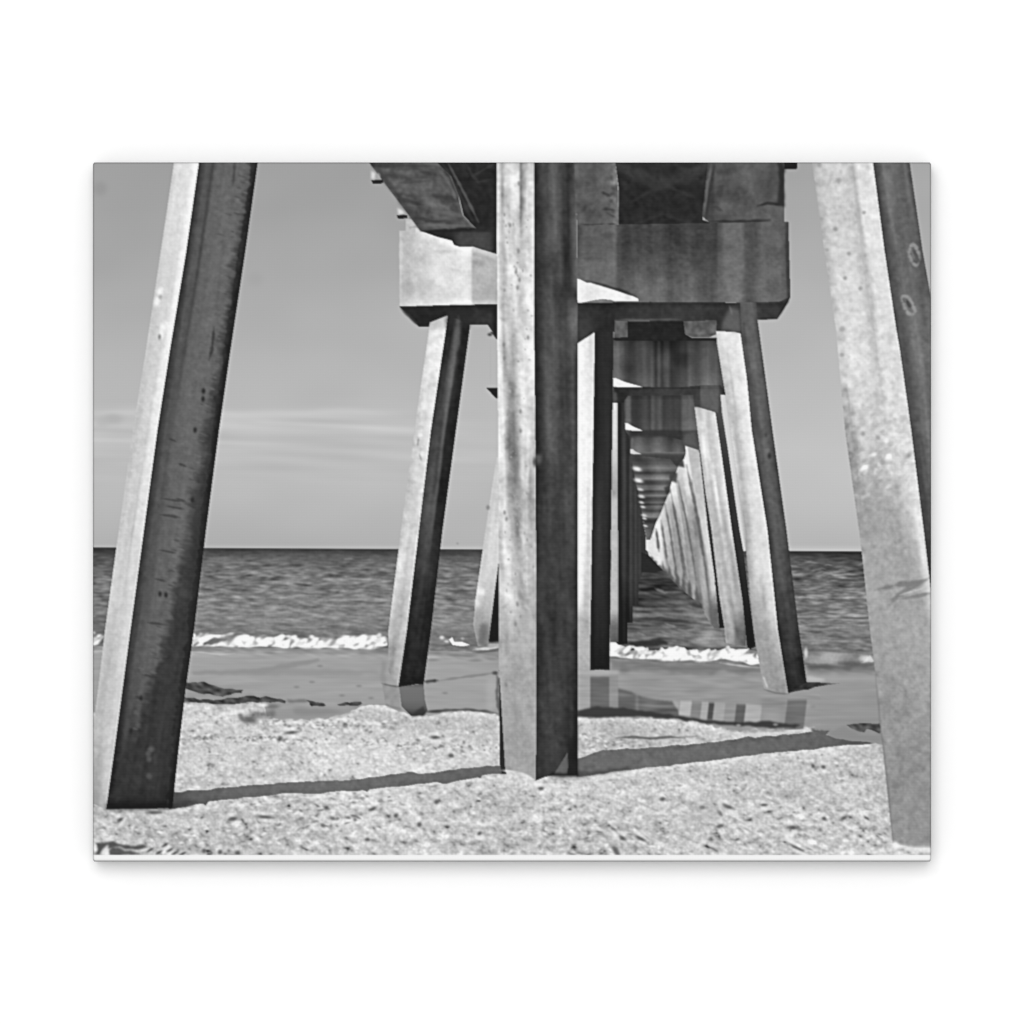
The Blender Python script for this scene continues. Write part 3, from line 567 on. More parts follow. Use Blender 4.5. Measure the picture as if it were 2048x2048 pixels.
    face([(600, 1472), (660, 1480), (760, 1494), (860, 1503.5), (1060, 1535), (1260, 1556), (1390, 1577)], [(600, 1512), (640, 1515), (660, 1518), (860, 1545), (1060, 1573), (1260, 1598), (1362, 1613), (1390, 1616)], 603,
         [(1570, 1388), (1577, 1387), (1595, 1376), (1612, 1366), (1625, 1364)],
         [(620, [(0, 84), (.4, 98), (.75, 105), (1, 72)]), (700, [(0, 78), (.5, 102), (.75, 96), (1, 74)]), (860, [(0, 74), (.5, 100), (.8, 84), (1, 66)]), (1060, [(0, 56), (.4, 92), (.7, 86), (1, 66)]), (1160, [(0, 62), (.5, 84), (1, 62)]), (1260, [(0, 44), (.5, 62), (1, 54)]), (1320, [(0, 42), (.5, 62), (1, 38)]), (1390, [(0, 40), (1, 36)])], p2rs, 3.5 * stR + 3 * mott + 2 * mid)
    blob(1539, 912, 4, 6, 52, .9); blob(1535, 900, 5, 4, 118, .7); blob(1524, 868, 6, 8, 74, .5)
    blob(1532, 870, 3, 5, 60, .5)
    put([(1577, 1386), (1612, 1365), (1640, 1365), (1680, 1367), (1655, 1370), (1630, 1374), (1615, 1380), (1606, 1380), (1590, 1383)], lambda x, y, sl: 54 + 6 * mott[sl] + 70 * sm(x, 1630, 1680), shade)
    tint([(1613, 1352), (1650, 1358), (1650, 1362), (1613, 1362)], 196, .8, 2)

    b2 = part('cap_beam', label='nearest cap beam, its left part bright in the sun')
    b2s = part('soffit', b2)
    def beamL(x, y, sl):
        t = np.interp(x, [798, 803, 812, 835, 870, 905, 935, 941, 946, 970, 993], [192, 196, 188, 204, 218, 230, 238, 232, 188, 184, 180])
        return t + 12 * np.exp(-((y - 606) / 7.0) ** 2) - 8 * np.exp(-((y - 585) / 14.0) ** 2) + 4 * mid[sl] + 3 * mott[sl] + 18 * sm(-(y - 458 - (x - 838) * .3), -22, -6) * (x > 830)
    put([(798, 462), (812, 461), (812, 438), (822, 438), (840, 462), (905, 482), (908, 490), (920, 494), (945, 493), (1000, 509), (1000, 610), (800, 614)], beamL, b2)
    line([(802, 466), (801, 610)], 5, 208, .7); line([(812, 470), (811, 600)], 4, 190, .5)
    tint([(945, 520), (968, 522), (966, 534), (947, 530)], 142, .7, 4); tint([(946, 545), (992, 540), (992, 600), (946, 600)], 180, .4, 6); line([(948, 506), (992, 524)], 8, 168, .6)
    blob(887, 503, 17, 4, 196, .7); blob(825, 499, 5, 7, 188, .7); blob(910, 540, 14, 4, 205, .6, 15); blob(825, 470, 8, 5, 190, .5)
    put([(799, 613), (900, 610), (1000, 608), (1000, 682), (993, 676), (976, 650), (940, 650), (897, 630), (860, 645), (858, 653), (838, 654)],
        lambda x, y, sl: 40 + 2 * mott[sl] + 14 * sm(x, 930, 960) * sm(y, 612, 630) * (1 - sm(x, 980, 990)), b2s)
    line([(802, 617), (838, 652)], 5, 66, .8)
    # pile heads run up into the soffit
    tint([(893, 622), (941, 618), (941, 655), (890, 655)], 50, .5, 3); line([(917, 632), (914, 700)], 8, 92, .6)

    gl = part('girder', label='left girder seen from below, rough and dark')
    def gird(x, y, sl):
        return 92 + 9 * N_g[sl] + 5 * mott[sl]
    N_g = N(16, 3.5, 1, .1, 61)
    put([(738, 325), (876, 325), (900, 352), (917, 395), (925, 430), (950, 456), (900, 459), (842, 463)], gird, gl)
    for pts, tn, w in [([(790, 383), (800, 398), (825, 404), (845, 410)], 52, 8), ([(820, 436), (845, 437), (865, 444), (890, 442)], 56, 8), ([(778, 350), (790, 352)], 68, 6),
                       ([(800, 365), (860, 362)], 72, 6), ([(745, 330), (870, 332)], 60, 8), ([(840, 343), (870, 348)], 62, 7), ([(875, 395), (905, 405), (915, 425)], 58, 18), ([(905, 380), (912, 400)], 110, 6),
                       ([(878, 340), (898, 365), (905, 378)], 104, 5), ([(820, 455), (860, 450), (930, 452)], 112, 7), ([(860, 420), (900, 428), (925, 432)], 104, 8), ([(925, 433), (949, 455)], 118, 5)]:
        line(pts, w, tn, .65)
    tint([(741, 325), (752, 325), (850, 455), (842, 462)], 62, .6, 3)
    bay2 = part('deck', label='black underside of the deck beside the left girder')
    put([(874, 325), (1000, 325), (1000, 460), (955, 457), (950, 455), (927, 430), (919, 395), (902, 352)], lambda x, y, sl: 42 + 2.5 * mott[sl], bay2)
    line([(894, 322), (926, 382), (957, 444)], 5, 92, .85); line([(882, 322), (914, 380), (944, 440)], 8, 60, .7)
    line([(945, 352), (975, 335), (990, 327)], 5, 66, .6); line([(935, 330), (945, 352), (960, 368)], 5, 62, .6); line([(950, 365), (985, 358)], 4, 60, .6)
    put([(842, 462), (900, 459), (1000, 454), (1000, 510), (970, 501), (945, 493), (920, 494), (908, 490), (904, 481), (875, 474)], lambda x, y, sl: 44 + 2 * mott[sl] + 26 * sm(x, 900, 925) * (1 - sm(x, 975, 990)) * sm(y, 460, 468), bay2)
    line([(842, 462), (900, 461), (955, 456)], 6, 38, .9)
    rod = 'tie_rod'
    for pts, lab in [([(743, 361), (750, 360), (765, 359), (767, 365), (760, 368), (746, 368)], 'upper dark rod end on the left edge of the deck'),
                     ([(794, 431), (806, 429), (815, 431), (815, 436), (800, 438), (795, 436)], 'lower dark rod end on the left edge of the deck'),
                     ([(1569, 325), (1595, 325), (1595, 335), (1592, 339), (1569, 339)], 'dark block at the upper right edge of the deck')]:
        r = part(rod, label=lab); put(pts, 36, r)
    tint([(742, 342), (748, 346), (752, 357), (742, 357)], 228, .9, 2); tint([(796, 416), (803, 420), (808, 427), (795, 428)], 228, .9, 2)
    line([(756, 346), (760, 356)], 4, 200, .5)

    gm = part('girder', label='middle girder between the middle pile and the dark bay')
    put([(1145, 325), (1231, 325), (1236, 380), (1238, 447), (1155, 452)], lambda x, y, sl: 92 + 6 * mid[sl] + 4 * mott[sl] + 14 * np.exp(-((x - 1230) / 6) ** 2) + 6 * mott[sl] * (x > 1220), gm)
    line([(1203, 384), (1220, 392)], 6, 58, .8); line([(1205, 418), (1228, 420)], 6, 60, .8); line([(1212, 425), (1230, 434)], 4, 66, .6); line([(1165, 382), (1200, 380)], 8, 80, .5)
    bay3 = part('deck', label='black underside of the deck between two girders')
    put([(1231, 325), (1420, 325), (1405, 440), (1420, 445), (1420, 451), (1238, 451), (1238, 380)],
        lambda x, y, sl: 44 + 2.5 * mott[sl] + 12 * np.exp(-((y - 375 - .42 * abs(x - 1326) * -1) / 9.0) ** 2) + 11 * np.exp(-((y - 360 + .35 * abs(x - 1326)) / 7.0) ** 2) + 6 * sm(-y, -360, -330) * np.exp(-((x - 1326) / 50) ** 2), bay3)
    for a_, b_ in [((1262, 340), (1326, 368)), ((1326, 368), (1392, 335)), ((1326, 368), (1262, 405)), ((1326, 368), (1395, 398)), ((1270, 448), (1326, 428)), ((1326, 428), (1385, 448))]:
        line([a_, ((a_[0] + b_[0]) / 2, (a_[1] + b_[1]) / 2), b_], 7, 60, .45)
    gr = part('girder', label='right girder at the edge of the deck')
    put([(1416, 325), (1569, 325), (1569, 445), (1500, 446), (1420, 446), (1404, 432)],
        lambda x, y, sl: 84 + 5 * mid[sl] + 3 * mott[sl] - 10 * (1 - sm(x, 1424, 1432)) + 8 * sm(x, 1440, 1500), gr)
    line([(1423, 325), (1408, 428)], 6, 106, .8); line([(1430, 325), (1420, 380), (1412, 440)], 6, 56, .8)
    line([(1445, 345), (1475, 338)], 12, 68, .6); line([(1435, 375), (1445, 372), (1440, 392)], 8, 64, .6); line([(1425, 412), (1445, 422)], 7, 62, .6)
    tint([(1556, 325), (1569, 325), (1569, 415), (1553, 410), (1558, 370)], 40, .85, 2.5); line([(1515, 412), (1535, 406), (1566, 410)], 5, 42, .8); tint([(1540, 325), (1553, 325), (1545, 400), (1528, 405)], 70, .6, 4)
    line([(1420, 443), (1500, 443), (1540, 440)], 6, 48, .85); line([(1157, 453), (1200, 451), (1236, 449)], 6, 42, .9)

    pore = N(3, 2.2, seed=86)
    b2r = part('shaded_face', b2); b2sr = part('soffit', b2)
    def beamR(x, y, sl):
        top = np.interp(x, [1155, 1165, 1200, 1228, 1236, 1246, 1300, 1316, 1340, 1360, 1380, 1400, 1425, 1432, 1438, 1450, 1470, 1482, 1490, 1500, 1512, 1524, 1535, 1560, 1572, 1580], [70, 86, 88, 92, 66, 56, 58, 66, 52, 58, 62, 58, 56, 52, 74, 92, 96, 100, 74, 66, 72, 92, 88, 86, 72, 56])
        bot = np.interp(x, [1155, 1165, 1200, 1228, 1236, 1250, 1275, 1310, 1316, 1330, 1345, 1370, 1385, 1400, 1425, 1436, 1450, 1470, 1482, 1490, 1500, 1512, 1524, 1535, 1560, 1572, 1580], [100, 106, 108, 106, 80, 84, 94, 100, 108, 96, 84, 88, 96, 84, 80, 96, 100, 104, 98, 80, 76, 86, 98, 96, 94, 84, 58])
        k = sm(y, 480, 600)
        t = top * (1 - k) + bot * k
        return t + 10 + 2.2 * stV[sl] + 3 * mid[sl] + 2.5 * pore[sl]
    put([(1155, 451), (1238, 449), (1420, 446), (1569, 444), (1577, 444), (1579, 520), (1581, 594), (1560, 604), (1450, 605), (1300, 605), (1155, 607)], beamR, b2r)
    tint([(1165, 470), (1225, 472), (1228, 500), (1160, 500)], 80, .4, 6); line([(1160, 516), (1205, 517)], 8, 76, .5); blob(1215, 470, 14, 8, 72, .6)
    tint([(1158, 455), (1163, 455), (1160, 475), (1156, 485)], 48, .7, 3)
    line([(1572, 446), (1576, 590)], 5, 58, .8)
    put([(1153, 557), (1160, 559), (1172, 565), (1182, 566), (1210, 574), (1240, 584), (1265, 592), (1277, 598), (1277, 602), (1255, 603), (1232, 603), (1222, 600), (1205, 598), (1190, 600), (1170, 604), (1153, 607)],
        lambda x, y, sl: 243 - 16 * np.exp(-((x - 1185) / 14) ** 2) - 14 * np.exp(-((x - 1255) / 9) ** 2) + 2 * mott[sl], part('sunlit_face', b2))
    line([(1172, 562), (1182, 563), (1240, 580), (1272, 593)], 5, 46, .7)
    put([(1153, 606), (1300, 604), (1450, 605), (1490, 606), (1560, 603), (1581, 593), (1574, 608), (1555, 638), (1515, 640), (1512, 606), (1480, 606), (1484, 668), (1470, 664), (1432, 662), (1434, 640), (1366, 643), (1230, 641), (1230, 664), (1190, 664), (1153, 688)],
        lambda x, y, sl: np.interp(x, [1153, 1185, 1215, 1240, 1300, 1400, 1440, 1470, 1520, 1580], [54, 48, 42, 50, 58, 58, 52, 60, 62, 58]) + 2.5 * mott[sl] - 8 * np.exp(-((y - 609) / 5) ** 2), b2sr)
    line([(1232, 640), (1300, 639), (1362, 639)], 4, 88, .8); line([(1578, 596), (1556, 634)], 5, 44, .8); line([(1516, 637), (1554, 636)], 4, 48, .8)
    tint([(1452, 628), (1460, 612), (1478, 620), (1482, 664), (1440, 660)], 104, .8, 3); line([(1459, 612), (1465, 630)], 4, 112, .7)
    tint([(1156, 640), (1184, 636), (1184, 660), (1156, 684)], 72, .6, 4)
    tint([(1486, 608), (1512, 608), (1516, 640), (1490, 640)], 92, .6, 4)

    # ---- nearest piles --------------------------------------------------------------
    pl = part('pile', label='big leaning pile at the left edge, pale on its left side')
    pls = part('shaded_face', pl)
    LL = [(325, 348), (500, 322), (700, 292), (860, 266), (1060, 238), (1100, 232), (1260, 210), (1380, 196), (1500, 180), (1622, 164), (1720, 151)]
    LM = [(325, 398), (500, 373), (700, 340), (860, 315), (1060, 288), (1260, 261), (1380, 245), (1500, 229), (1622, 212)]
    LR = [(325, 515.5), (500, 491), (700, 461), (860, 438), (1060, 412), (1260, 388), (1380, 371), (1500, 357), (1622, 344)]
    face(LL, LM, 320, [(186, 1607), (200, 1614), (216, 1620)],
         [(325, [(0, 205), (.2, 218), (.6, 226), (.85, 246), (1, 248)]), (480, [(0, 205), (.4, 222), (.7, 220), (.85, 246), (1, 246)]), (600, [(0, 200), (.35, 215), (.7, 216), (.85, 244), (1, 242)]), (760, [(0, 205), (.3, 208), (.6, 214), (.8, 238), (1, 240)]),
          (900, [(0, 195), (.3, 205), (.6, 205), (.75, 228), (1, 234)]), (1060, [(0, 205), (.25, 208), (.48, 205), (.55, 192), (.65, 218), (1, 224)]), (1200, [(0, 206), (.3, 210), (.6, 205), (1, 215)]), (1320, [(0, 195), (.3, 190), (.6, 198), (.8, 212), (1, 210)]), (1450, [(0, 188), (.4, 192), (.7, 206), (1, 205)]), (1560, [(0, 180), (.4, 172), (.6, 188), (.8, 205), (1, 200)]), (1618, [(0, 170), (.6, 160), (1, 195)])],
         pl, 3 * stL + 2 * mott)
    for x, y, r in [(320, 583, 8), (314, 603, 8), (327, 655, 9), (322, 670, 8)]: blob(x, y, r * .8, r * 1.2, 250, .9, 10)
    blob(321, 594, 4, 5, 178, .9); blob(319, 674, 3.5, 6, 140, .95); blob(336, 651, 9, 4, 246, .8, 60); line([(306, 640), (300, 700), (292, 740)], 4, 198, .4)
    rag = .65 * N(16, 2.6, 1, .3, 71) + .5 * N(10, 9, 1, .3, 72) + .35 * N(5, 3, seed=73)
    def lshade(u, x, y):
        w = np.interp(y, [325, 600, 760, 900, 1060, 1250, 1400, 1500, 1622], [.14, .15, .17, .24, .30, .40, .62, .85, 1.0])
        rr = R_[ (y - Y0).astype(int), (x - X0).astype(int) ]
        k = .80 * sm(u + .05 * rr, 1 - w - .10, 1 - w + .10); k = np.maximum(k, sm(u + .02 * rr, .84, .91))
        deep = np.interp(u, [.0, .75, .9, 1], [48, 52, 46, 34])
        mid_t = np.interp(u, [0, .07, .13, .22, .3, .5, 1], [52, 64, 84, 86, 98, 103, 102])
        mid_t = np.where(y > 1300, mid_t - 20 * sm(y, 1300, 1560), mid_t)
        t = mid_t * (1 - k) + deep * k
        t = t - 16 * np.exp(-((u - .245) / .03) ** 2) * (1 - sm(y, 540, 900))
        return t - 12 * sm(y, 1560, 1615) + 4 * rr * np.exp(-((u - (1 - w)) / .22) ** 2)
    R_ = rag
    face(LM, LR, 320, [(205, 1619), (240, 1618), (300, 1618), (346, 1615)], lshade, pls, 2 * stL + 2.5 * mott * .8)
    # rust streaks and short dark cracks across the shaded side
    rng2 = np.random.default_rng(3)
    el = edge(LM); er = edge(LR)
    for _ in range(110):
        y = rng2.uniform(330, 1480); w = float(np.interp(y, [325, 700, 900, 1060, 1250, 1480], [.16, .2, .3, .38, .5, .7]))
        u = 1 - w - abs(rng2.normal(0, .10)) + .05
        x = float(el(y) + u * (er(y) - el(y)))
        ln = rng2.uniform(5, 16)
        line([(x - ln * .5, y - ln * .14), (x + ln * .5, y + ln * .16)], rng2.uniform(2, 4), rng2.choice([58, 64, 70, 122, 116]), rng2.uniform(.2, .5))
    for x, y, ln in [(335, 1103, 32), (320, 1160, 24), (378, 1138, 26), (318, 1248, 46), (302, 1353, 34), (345, 880, 14), (278, 1396, 12), (362, 1000, 18), (365, 930, 16), (345, 1000, 40), (350, 1015, 36), (340, 1032, 40)]:
        line([(x - ln / 2, y - 3), (x + ln / 2, y + 3)], 4, 54, .6)
    for x, y in [(407, 782), (406, 798), (430, 796), (385, 1000), (390, 860), (262, 1462), (282, 1396), (332, 1190), (320, 1188)]: blob(x, y, 4, 6, 44, .85)
    for x, y in [(300, 1500), (296, 1508), (298, 1518), (298, 1552), (304, 1498), (272, 1425), (276, 1450)]: blob(x, y, 6, 6, 96, .7)
    line([(428, 655), (424, 700), (418, 720)], 6, 50, .7); line([(470, 325), (466, 370)], 5, 70, .7); line([(352, 1220), (352, 1290)], 8, 52, .6)
    line([(336, 1598), (334, 1616)], 3, 76, .6)
    tint([(212, 1608), (345, 1604), (345, 1617), (300, 1619), (212, 1620)], 28, .8, 4)

    pc = part('pile', label='big upright pile in the middle foreground, pitted and stained')
    pcs = part('shaded_face', pc)
    put([(998, 1340), (1003, 1344), (1006, 1400), (1010, 1480), (1013, 1548), (1004, 1548), (1000, 1530), (999, 1440)], 48, pcs)
    CL = [(325, 993), (700, 995), (1060, 998), (1340, 998), (1400, 1002), (1550, 1011), (1570, 1013)]
    CM = [(325, 1069), (700, 1069), (880, 1071), (1060, 1072), (1460, 1073), (1560, 1071)]
    CR = [(325, 1149), (430, 1153), (600, 1155), (1560, 1155.5)]
    face(CL, CM, 320, [(1005, 1543), (1018, 1545), (1040, 1547), (1060, 1554), (1072, 1560)],
         [(325, [(0, 232), (.08, 225), (.15, 175), (.25, 215), (.45, 248), (.58, 240), (.64, 160), (.72, 190), (.85, 215), (1, 196)]),
          (400, [(0, 235), (.08, 222), (.14, 185), (.22, 240), (.5, 245), (.58, 232), (.64, 130), (.7, 165), (.8, 240), (1, 232)]),
          (480, [(0, 240), (.08, 215), (.14, 205), (.25, 246), (.5, 240), (.64, 200), (.75, 235), (1, 240)]),
          (540, [(0, 240), (.1, 212), (.17, 205), (.3, 246), (.6, 225), (.8, 242), (1, 246)]),
          (660, [(0, 245), (.08, 240), (.16, 205), (.25, 230), (.4, 205), (.6, 232), (.85, 240), (1, 245)]),
          (720, [(0, 245), (.1, 235), (.18, 175), (.3, 200), (.42, 178), (.55, 235), (.85, 238), (1, 225)]),
          (800, [(0, 240), (.12, 242), (.22, 200), (.3, 168), (.42, 158), (.55, 195), (.7, 240), (.85, 238), (1, 205)]),
          (870, [(0, 240), (.15, 248), (.22, 190), (.3, 140), (.42, 148), (.55, 205), (.7, 246), (.82, 244), (1, 195)]),
          (950, [(0, 236), (.16, 246), (.23, 205), (.33, 165), (.45, 142), (.52, 165), (.65, 240), (.78, 240), (.85, 178), (1, 205)]),
          (1010, [(0, 232), (.16, 242), (.26, 190), (.4, 172), (.55, 158), (.65, 180), (.75, 210), (.85, 185), (1, 200)]),
          (1060, [(0, 215), (.14, 240), (.25, 205), (.4, 185), (.52, 160), (.65, 215), (.78, 200), (1, 172)]),
          (1130, [(0, 205), (.15, 228), (.3, 222), (.45, 185), (.6, 178), (.75, 215), (1, 168)]),
          (1200, [(0, 190), (.2, 215), (.38, 225), (.5, 190), (.65, 160), (.8, 165), (1, 178)]),
          (1260, [(0, 172), (.15, 165), (.3, 190), (.5, 180), (.75, 172), (1, 172)]),
          (1340, [(0, 172), (.2, 165), (.5, 162), (.8, 170), (1, 165)]), (1440, [(0, 168), (.4, 156), (.7, 162), (1, 164)]), (1555, [(0, 165), (.4, 158), (1, 160)])],
         pc, (5 * mott + 3.5 * stV + 8 * N(18, 5, .12, 1, 82) - 9 * relu(N(9, 4, .1, 1, 83) - .9)) * np.interp(Y, [325, 1200, 1300, 1500], [1.15, 1.15, .6, .45]) - 13 * (1 - sm(Y, 1000, 1200)))
    rng3 = np.random.default_rng(11)
    for _ in range(70):
        y = rng3.uniform(420, 1240); u = rng3.uniform(.15, .95); x = float(edge(CL)(y) * (1 - u) + edge(CM)(y) * u)
        blob(x, y, rng3.uniform(1.5, 3.2), rng3.uniform(1.8, 4), rng3.uniform(140, 185), .6)
    for x, y in [(1038, 367), (1037, 502), (1032, 544), (1035, 575), (1039, 560), (1056, 675), (1008, 690), (1009, 716), (1020, 450), (1041, 823), (1041, 862), (1031, 1248), (1035, 1208), (1009, 1025), (1013, 1038), (1012, 1370)]:
        blob(x, y, 3.2, 5, 138, .75)
    line([(1016, 700), (1024, 730), (1026, 760)], 7, 185, .5); line([(1040, 1150), (1052, 1190), (1058, 1215)], 8, 152, .5)
    line([(1024, 840), (1030, 920), (1034, 1000)], 14, 142, .35)
    face(CM, CR, 320, [(1065, 1563), (1072, 1561), (1090, 1554), (1104, 1551), (1156, 1551)],
         [(325, [(0, 44), (.08, 48), (.2, 66), (.32, 58), (.45, 84), (.55, 76), (.7, 60), (.85, 44), (.94, 48), (1, 70)]),
          (450, [(0, 40), (.1, 50), (.25, 66), (.4, 70), (.5, 92), (.6, 78), (.7, 52), (.8, 44), (.92, 80), (1, 92)]),
          (570, [(0, 38), (.08, 44), (.22, 62), (.4, 86), (.5, 76), (.62, 86), (.72, 52), (.82, 62), (.93, 88), (1, 100)]),
          (590, [(0, 38), (.1, 46), (.25, 66), (.4, 78), (.5, 56), (.62, 52), (.8, 52), (.95, 52), (1, 70)]),
          (640, [(0, 38), (.1, 46), (.25, 72), (.45, 88), (.58, 60), (.72, 64), (.86, 92), (.96, 112), (1, 96)]),
          (720, [(0, 38), (.1, 46), (.25, 80), (.45, 90), (.6, 62), (.75, 60), (.88, 84), (1, 50)]),
          (860, [(0, 36), (.1, 48), (.3, 84), (.5, 76), (.65, 58), (.8, 66), (.9, 76), (1, 46)]),
          (1000, [(0, 36), (.15, 48), (.35, 62), (.55, 58), (.75, 74), (.88, 70), (1, 42)]),
          (1100, [(0, 42), (.2, 54), (.45, 60), (.7, 56), (.9, 60), (1, 38)]), (1300, [(0, 44), (.3, 52), (.6, 60), (.85, 54), (1, 38)]), (1450, [(0, 44), (.3, 58), (.6, 62), (.85, 50), (1, 34)]), (1555, [(0, 48), (.5, 60), (.8, 34), (1, 34)])],
         pcs, 2.4 * stV + 2.5 * mott + 4 * N(22, 6, .05, 1, 81) + 5)
    blob(1076, 917, 9, 13, 108, .7); blob(1077, 902, 6, 8, 40, .8); blob(1070, 925, 5, 9, 52, .7); blob(1125, 575, 22, 16, 48, .5)
    put([(1107, 1550), (1122, 1526), (1135, 1505), (1137, 1530), (1134, 1549)], 102, pcs)
    tint([(1140, 1480), (1155, 1440), (1155, 1552), (1135, 1551)], 34, .8, 3); tint([(1100, 1545), (1155, 1546), (1155, 1553), (1100, 1554)], 36, .8, 2); tint([(1085, 1530), (1105, 1500), (1130, 1505), (1108, 1545)], 60, .4, 4)
    blob(1020, 1543, 16, 3, 238, .8, 8); blob(1050, 1550, 14, 3, 238, .8, 22)

    pr = part('pile', label='big leaning pile cut off at the right edge, mottled pale grey')
    prs = part('shaded_face', pr)
    RL = [(325, 1624), (500, 1648.5), (560, 1657), (660, 1672), (760, 1681), (860, 1690), (1060, 1718), (1100, 1723), (1260, 1740), (1340, 1750), (1460, 1762), (1560, 1772), (1700, 1787)]
    RM = [(325, 1746), (500, 1769), (660, 1793), (700, 1800), (860, 1822.5), (1060, 1847.5), (1140, 1857), (1200, 1864), (1720, 1900)]
    RR = [(325, 1819.5), (500, 1845), (600, 1863), (620, 1870), (1720, 1900)]
    rtop = [(1780, 1690), (1787, 1688), (1800, 1690), (1830, 1696), (1848, 1696), (1864, 1695)]
    def rlit(u, x, y):
        t = tab(u, y, [(325, [(0, 178), (.12, 205), (.4, 222), (.6, 205), (.66, 190), (.74, 238), (.9, 225), (1, 236)]), (440, [(0, 185), (.15, 208), (.5, 212), (.66, 192), (.72, 238), (1, 232)]), (560, [(0, 190), (.15, 222), (.5, 222), (.66, 195), (.75, 236), (1, 230)]),
                       (700, [(0, 215), (.2, 232), (.5, 226), (.62, 200), (.7, 228), (1, 228)]), (780, [(0, 195), (.12, 222), (.4, 224), (.62, 212), (.72, 232), (1, 222)]), (880, [(0, 168), (.15, 180), (.22, 216), (.5, 206), (.75, 226), (1, 222)]), (960, [(0, 162), (.2, 190), (.35, 175), (.5, 196), (.75, 216), (.9, 222), (1, 226)]),
                       (1020, [(0, 158), (.4, 166), (.6, 172), (.8, 200), (.92, 236), (1, 225)]), (1100, [(0, 168), (.5, 170), (.75, 168), (.86, 180), (.93, 232), (1, 215)]), (1180, [(0, 172), (.5, 165), (.85, 170), (.95, 222), (1, 205)]), (1240, [(0, 165), (.5, 168), (.9, 174), (1, 190)]), (1350, [(0, 158), (.4, 156), (1, 172)]), (1500, [(0, 152), (.4, 148), (1, 152)]), (1690, [(0, 145), (.4, 150), (1, 138)])])
        return t
    mm = np.interp(Y, [325, 600, 850, 1050, 1150, 1700], [7, 5, 9, 6, 4, 4]) * (.8 * mott + .4 * mid) - np.interp(Y, [325, 820, 900, 1020, 1080], [0, 2, 14, 14, 0]) * relu(mott * .6 + mid * .5 - .5)
    fl = N(5, 3.4, 1, -.5, 84)
    mm = mm + 22 * relu(fl - .8) * np.exp(-((Y - 930) / 75.0) ** 2) - 16 * relu(-fl - .7) * np.exp(-((Y - 900) / 90.0) ** 2) + 3 * N(4, 4, seed=85) - 7 * (1 - sm(Y, 850, 1000))
    face(RL, RM, 320, rtop, rlit, pr, mm)
    line([(1702, 325), (1713, 400), (1724, 500), (1738, 600), (1752, 690), (1756, 730)], 4, 186, .6)
    for x, y, r in [(1676, 361, 6), (1698, 507, 4.5), (1690, 556, 4.5), (1721, 577, 4.5), (1671, 458, 5), (1684, 658, 6), (1728, 425, 4), (1684, 710, 5), (1653, 500, 4), (1756, 875, 5), (1726, 868, 5), (1639, 330, 5), (1765, 925, 6), (1690, 780, 6), (1704, 827, 5)]:
        blob(x, y, r, r, 158, .8)
    line([(1750, 1180), (1790, 1171), (1820, 1166), (1852, 1160)], 9, 122, .85); line([(1780, 1210), (1795, 1192), (1825, 1174), (1856, 1158)], 10, 124, .8); line([(1800, 1198), (1862, 1186)], 7, 128, .8); line([(1800, 1190), (1835, 1180), (1858, 1172)], 4, 205, .7)
    line([(1693, 770), (1700, 830), (1716, 960), (1726, 1060)], 5, 150, .4); line([(1750, 1340), (1762, 1460), (1775, 1560), (1786, 1685)], 4, 120, .5)
    face(RM, RR, 320, 1300,
         [(325, [(0, 74), (.12, 80), (.25, 106), (.5, 114), (.7, 92), (.85, 100), (.94, 72), (1, 84)]), (450, [(0, 72), (.15, 84), (.3, 118), (.45, 98), (.7, 104), (.9, 96), (1, 74)]), (560, [(0, 76), (.2, 92), (.4, 112), (.6, 106), (.85, 90), (1, 96)]), (680, [(0, 76), (.2, 84), (.45, 118), (.7, 100), (1, 110)]), (860, [(0, 72), (.3, 88), (.6, 118), (1, 100)]), (1060, [(0, 66), (.5, 78), (1, 84)]), (1200, [(0, 48), (1, 60)])], prs, 4 * stR + 3 * mott)
    ring = [(1826, 486), (1834, 500), (1840, 520), (1833, 533), (1824, 526), (1818, 508), (1820, 494), (1826, 486)]
    for a_, b_ in zip(ring[:-1], ring[1:]): line([a_, ((a_[0] + b_[0]) / 2 + 1, (a_[1] + b_[1]) / 2 - 1), b_], 6.5, 156, .75)
    line([(1826, 500), (1834, 512)], 4, 78, .6); line([(1822, 500), (1830, 520)], 3, 140, .5)
    ring = [(1810, 590), (1818, 594), (1826, 612), (1832, 622), (1824, 630), (1813, 620), (1806, 604), (1803, 594), (1810, 590)]
    for a_, b_ in zip(ring[:-1], ring[1:]): line([a_, ((a_[0] + b_[0]) / 2 - 1, (a_[1] + b_[1]) / 2 + 1), b_], 7, 158, .75)
    line([(1813, 600), (1821, 616)], 6, 60, .7)
    tint([(1786, 1686), (1800, 1688), (1830, 1694), (1862, 1692), (1862, 1704), (1820, 1702), (1790, 1696)], 238, .8, 2.5)
    tint([(1783, 1690), (1795, 1686), (1802, 1694), (1790, 1700)], 246, .9, 2)

    # ---- softness and sharpening halo of the enlarged print ----------------------------
    skies = [k for k, q in enumerate(PARTS, 1) if q[0] in ('sky', 'wet_sand', 'reflection')]
    grain = blur((1.0 - np.isin(ID, skies)) * np.clip(T / 150.0, .3, 1.0), 1.5)
    soft = blur(T + grain * (2.4 * fine + 1.4 * GRAIN), .95)
    out = soft + .40 * (soft - blur(T, 3.6)) + .40 * (soft - blur(soft, 1.3))
    out = out + 1.0 * np.sin(Y * (2 * math.pi / 5.4)) * 1.4
    T = np.clip(out, 28, 251)

    # ---- white strip below the picture, and dark rim shading round the canvas, painted into the ink ------------
    brd = part('white_border', label='white strip along the bottom edge')
    m = Y >= 1710.5
    T[m] = 246 - 10 * sm(Y[m], 1716, 1722); ID[m] = brd
